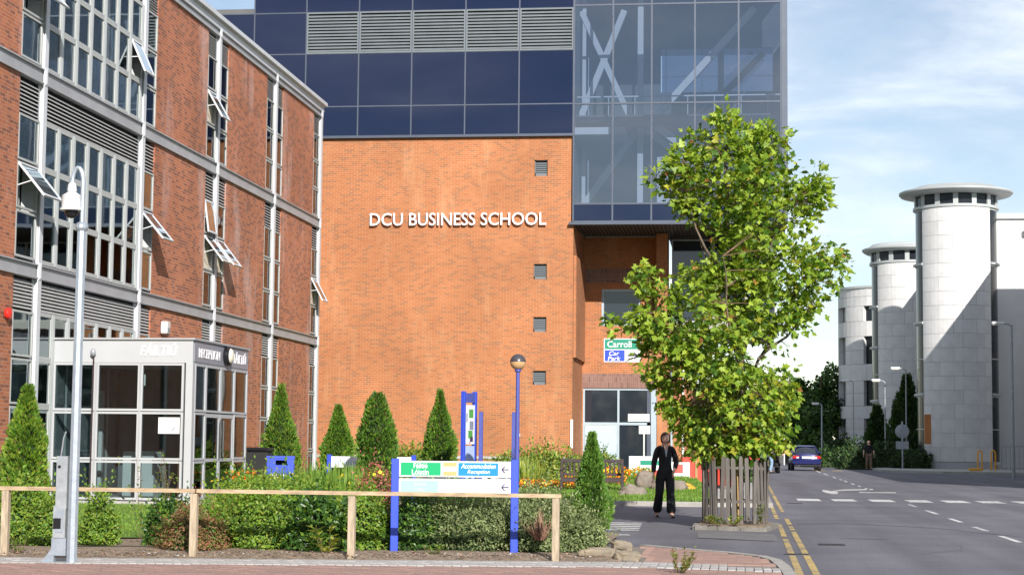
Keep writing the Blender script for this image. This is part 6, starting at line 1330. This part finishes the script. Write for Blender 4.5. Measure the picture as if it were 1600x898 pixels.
# --- far man walking on the shaded pavement
def man(label, loc, rz, shirt, trousers, hair, k=1.0, bend=0.0):
    T = thing('person', label, 'person', loc, rz)
    def b_(p):   # bend the upper body forward about the hips
        x, y, z = p[:3]
        if z > .95:
            h = z - .95; y2 = y * math.cos(bend) - h * math.sin(bend); z = .95 + h * math.cos(bend) + y * math.sin(bend) * 0; y = y2
        return (x, y, z, *p[3:])
    J = {'pel': (0, 0, .97, .14, .11), 'wst': (0, 0, 1.12, .13, .10), 'chs': (0, 0, 1.32, .16, .11), 'nkb': (0, .01, 1.47, .07, .06), 'nk': (0, 0, 1.54, .055, .055), 'hd': (0, -.01, 1.62, .05, .05), 'shL': (-.19, 0, 1.43, .065, .065), 'elL': (-.29, .03, 1.15, .05, .05), 'wrL': (-.31, -.06, .90, .032, .032), 'shR': (.19, 0, 1.43, .065, .065), 'elR': (.29, .03, 1.15, .05, .05), 'wrR': (.31, -.08, .90, .032, .032),
         'hpL': (-.09, 0, .90, .10, .10), 'knL': (-.11, -.04, .50, .065, .07), 'anL': (-.11, .06, .09, .045, .05), 'toL': (-.12, -.08, .04, .04, .03), 'hpR': (.09, 0, .90, .10, .10), 'knR': (.11, -.07, .50, .065, .07), 'anR': (.11, -.08, .09, .045, .05), 'toR': (.12, -.22, .04, .04, .03)}
    J = {a: b_(b) for a, b in J.items()}
    if bend > .3:
        for s, n in ((-1, 'L'), (1, 'R')): sh = J['sh' + n]; J['el' + n] = (s * .24, sh[1] - .10, sh[2] - .26, .05, .05); J['wr' + n] = (s * .16, sh[1] - .30, sh[2] - .36, .032, .032)
    arms = chain('nkb', 'shL', 'elL', 'wrL') + chain('nkb', 'shR', 'elR', 'wrR')
    skinpart('body', J, chain('pel', 'wst', 'chs', 'nkb', 'nk', 'hd') + arms + chain('pel', 'hpL', 'knL', 'anL', 'toL') + chain('pel', 'hpR', 'knR', 'anR', 'toR'), 'skin', T)
    S = {k_: (*J[k_][:3], J[k_][3] * 1.22, (J[k_][4]) * 1.22) for k_ in ('wst', 'chs', 'nkb', 'shL', 'elL', 'shR', 'elR')}; S['hem'] = (*b_((0, 0, .86))[:3], .185, .15)
    ed = [('wst', 'hem'), ('wst', 'chs'), ('chs', 'nkb')] + chain('nkb', 'shL', 'elL') + chain('nkb', 'shR', 'elR')
    if bend > .3:
        for n in 'LR': S['wr' + n] = (*J['wr' + n][:3], .045, .045); ed.append(('el' + n, 'wr' + n))
    skinpart('shirt', S, ed, shirt, T)
    Q = {k_: (*J[k_][:3], J[k_][3] * 1.22, J[k_][4] * 1.22) for k_ in ('pel', 'hpL', 'knL', 'hpR', 'knR')}; Q['anL'] = (*J['anL'][:3], .08, .085); Q['anR'] = (*J['anR'][:3], .08, .085)
    skinpart('trousers', Q, chain('pel', 'hpL', 'knL', 'anL') + chain('pel', 'hpR', 'knR', 'anR'), trousers, T)
    hd = b_((0, -.03, 1.655)); head(T, hd[:3], .235, hair, 'short', bend * .6)
    for n, s in (('L', 1), ('R', -1)): hand(T, J['wr' + n][:3], (0, -.2, -1) if bend < .3 else (0, -.8, -.5), s)
    for n in 'LR': x, y, z = J['to' + n][:3]; m = MB(); m.bbox(x - .045, x + .045, y - .04, y + .22, .0, .09, .025); m.build('shoe', 'rubber', T, local=True)
    return T
man('person in dark short-sleeved shirt and khaki trousers walking in the shade of the tower', (7.95, 110.5, .02), rad(4), 'black_cloth', 'khaki', 'hair_dark')
man('person in blue jeans and dark jumper leaning into the rear of the white van', (1.72, 92.4, .02), rad(115), 'dark_jumper', 'jeans', 'hair_brown', bend=.55)
# ================================================================== blue car, seen from behind
CA = thing('parked_car', 'dark blue saloon car seen from behind on the road past the tree', 'car', (4.0, 104.0, 0), rad(1.5))
def ring_(y, wb, wm, wt, z0, zm, zt, n=20, p=2.6):
    # closed superellipse-like section: sill, waist, top
    pts = []
    for k in range(n):
        t = 2 * math.pi * k / n - math.pi / 2; c, s = math.cos(t), math.sin(t); x = math.copysign(abs(c) ** (2 / p), c); z = math.copysign(abs(s) ** (2 / p), s)
        w = (wm + (wb - wm) * -z) if z < 0 else (wm + (wt - wm) * z); pts.append((x * w, y, zm + (z * (zm - z0) if z < 0 else z * (zt - zm))))
    return pts
bd_ = MB(); bd_.loft([ring_(0.0, .66, .72, .62, .38, .60, .84), ring_(.06, .78, .82, .70, .30, .62, .98), ring_(.25, .82, .86, .74, .24, .62, 1.02), ring_(.85, .84, .87, .76, .20, .62, 1.02), ring_(1.6, .85, .88, .78, .20, .60, .98), ring_(2.8, .85, .88, .76, .20, .60, .96), ring_(3.4, .84, .86, .72, .22, .56, .92), ring_(4.1, .78, .80, .62, .26, .52, .80), ring_(4.4, .60, .64, .5, .34, .5, .66)])
body = bd_.build('body', 'car_blue', CA, smooth=True, local=True)
cb = MB(); cb.loft([ring_(.62, .70, .72, .66, .90, .96, 1.0), ring_(.95, .72, .72, .60, .90, 1.08, 1.22), ring_(1.35, .74, .72, .55, .90, 1.15, 1.39), ring_(1.9, .75, .73, .57, .90, 1.16, 1.43), ring_(2.5, .75, .73, .56, .90, 1.14, 1.39), ring_(3.1, .72, .70, .58, .88, 1.0, 1.10), ring_(3.35, .70, .68, .58, .86, .90, .94)])
cb.build('cabin', 'dark_pane', CA, smooth=True, local=True)
rf = MB(); rf.loft([ring_(1.28, .50, .55, .50, 1.365, 1.385, 1.40), ring_(1.9, .54, .58, .52, 1.40, 1.425, 1.45), ring_(2.5, .52, .56, .50, 1.36, 1.39, 1.41)]); rf.build('roof', 'car_blue', CA, smooth=True, local=True)
for s in (-1, 1):
    m = MB(); m.tube([(s * .70, .60, .98), (s * .62, .97, 1.22), (s * .545, 1.32, 1.385)], .045, 6); m.tube([(s * .62, 3.1, 1.05), (s * .56, 2.5, 1.385)], .035, 6); m.build('pillar', 'car_blue', CA, smooth=True, local=True)
    l = MB(); l.bbox(min(s * .42, s * .80), max(s * .42, s * .80), -.02, .10, .68, .86, .03); tl_ = l.build('tail_light', 'tail_red', CA, local=True); MB().bbox(min(s * .44, s * .58), max(s * .44, s * .58), -.035, -.015, .71, .80, .005).build('reversing_lens', 'tail_clear', tl_, local=True)
    MB().bbox(min(s * .86, s * 1.02), max(s * .86, s * 1.02), 2.75, 2.87, .98, 1.10, .03).build('door_mirror', 'car_blue', CA, local=True)
    for y in (.85, 3.45):
        w = MB(); w.lathe([(.20, -.10), (.30, -.10), (.315, -.06), (.315, .06), (.30, .10), (.20, .10)], (0, 0, 0), 22); wh = put('wheel', w.mesh('wheel', 'rubber', smooth=True), CA, (s * .76, y, .312), (0, rad(90), 0)); w = MB(); w.lathe([(.02, -.08), (.20, -.085), (.20, .085), (.02, .08)], (0, 0, 0), 18); put('rim', w.mesh('rim', 'chrome', smooth=True), wh)
MB().bbox(-.27, .27, -.03, .02, .70, .82, .008).build('number_plate', 'sign_white', CA, local=True); MB().bbox(-.80, .80, -.06, .14, .36, .58, .05).build('bumper', 'car_blue', CA, local=True); MB().bbox(-.7, .7, -.03, .2, .24, .36, .03).build('valance', 'rubber', CA, local=True); MB().bbox(-.30, .30, -.02, .02, .835, .86, .006).build('boot_trim', 'chrome', CA, local=True)
MB().tube([(-.45, -.05, .29), (-.45, .2, .29)], .03, 8).build('exhaust', 'chrome', CA, local=True)
# ================================================================== white van with open rear doors
VA = thing('delivery_van', 'white van with its rear doors open parked on the left kerb', 'van', (1.42, 93.6, 0), rad(0))
m = MB(); W_ = .86
m.bbox(-W_, -W_ + .06, 0, 4.6, .32, 2.0, .02); m.bbox(W_ - .06, W_, 0, 4.6, .32, 2.0, .02); m.bbox(-W_, W_, 0, 3.6, 2.0, 2.08, .03); m.bbox(-W_ + .06, W_ - .06, .0, 4.6, .32, .50, .02); m.bbox(-W_ + .02, W_ - .02, 3.5, 5.0, .32, 1.15, .08); m.build('body', 'van_white', VA, local=True)
B(-W_ + .06, W_ - .06, 2.6, 2.66, .5, 2.0).build('bulkhead', 'interior', VA, local=True); B(-W_ + .062, W_ - .062, .02, 2.6, .501, .52).build('load_floor', 'rubber', VA, local=True)
m = MB(); m.add([(-.78, 3.6, 2.0), (.78, 3.6, 2.0), (.78, 4.6, 1.15), (-.78, 4.6, 1.15), (-.78, 3.5, 1.9), (.78, 3.5, 1.9), (.78, 4.4, 1.1), (-.78, 4.4, 1.1)], [(0, 1, 2, 3), (4, 7, 6, 5), (0, 4, 5, 1), (1, 5, 6, 2), (2, 6, 7, 3), (3, 7, 4, 0)]); m.build('windscreen', 'dark_pane', VA, local=True)
for s in (-1, 1):
    dm = MB(); dm.bbox(-.03, .03, -.80, 0, .42, 1.98, .02); dd = put('rear_door', dm.mesh('rear_door', 'van_white'), VA, (s * W_, -.01, 0), (0, 0, s * rad(12))); put('window', MB().box(-.033, .033, -.65, -.15, 1.3, 1.8).mesh('window', 'dark_pane'), dd)
    MB().bbox(min(s * (W_ - .04), s * (W_ + .01)), max(s * (W_ - .04), s * (W_ + .01)), -.03, .06, .75, 1.15, .01).build('tail_light', 'tail_red', VA, local=True)
    for y in (.85, 4.0):
        w = MB(); w.lathe([(.2, -.1), (.31, -.1), (.325, -.06), (.325, .06), (.31, .1), (.2, .1)], (0, 0, 0), 20); wh = put('wheel', w.mesh('wheel', 'rubber', smooth=True), VA, (s * .74, y, .325), (0, rad(90), 0)); w = MB(); w.lathe([(.02, -.08), (.2, -.085), (.2, .085), (.02, .08)], (0, 0, 0), 16); put('rim', w.mesh('rim', 'galv', smooth=True), wh)
MB().bbox(-W_ + .02, W_ - .02, -.10, .02, .36, .52, .03).build('bumper', 'rubber', VA, local=True)
o = thing('crate', 'red plastic crate on the van load floor', 'crate', (.95, 94.0, .52)); m = MB(); m.box(-.25, .25, -.18, .18, 0, .02); m.box(-.25, .25, -.18, -.16, .02, .32); m.box(-.25, .25, .16, .18, .02, .32); m.box(-.25, -.23, -.16, .16, .02, .32); m.box(.23, .25, -.16, .16, .02, .32); m.build('box', 'red_plastic', o, local=True); B(-.26, .26, -.19, .19, .32, .35).build('rim', 'red_plastic', o, local=True)
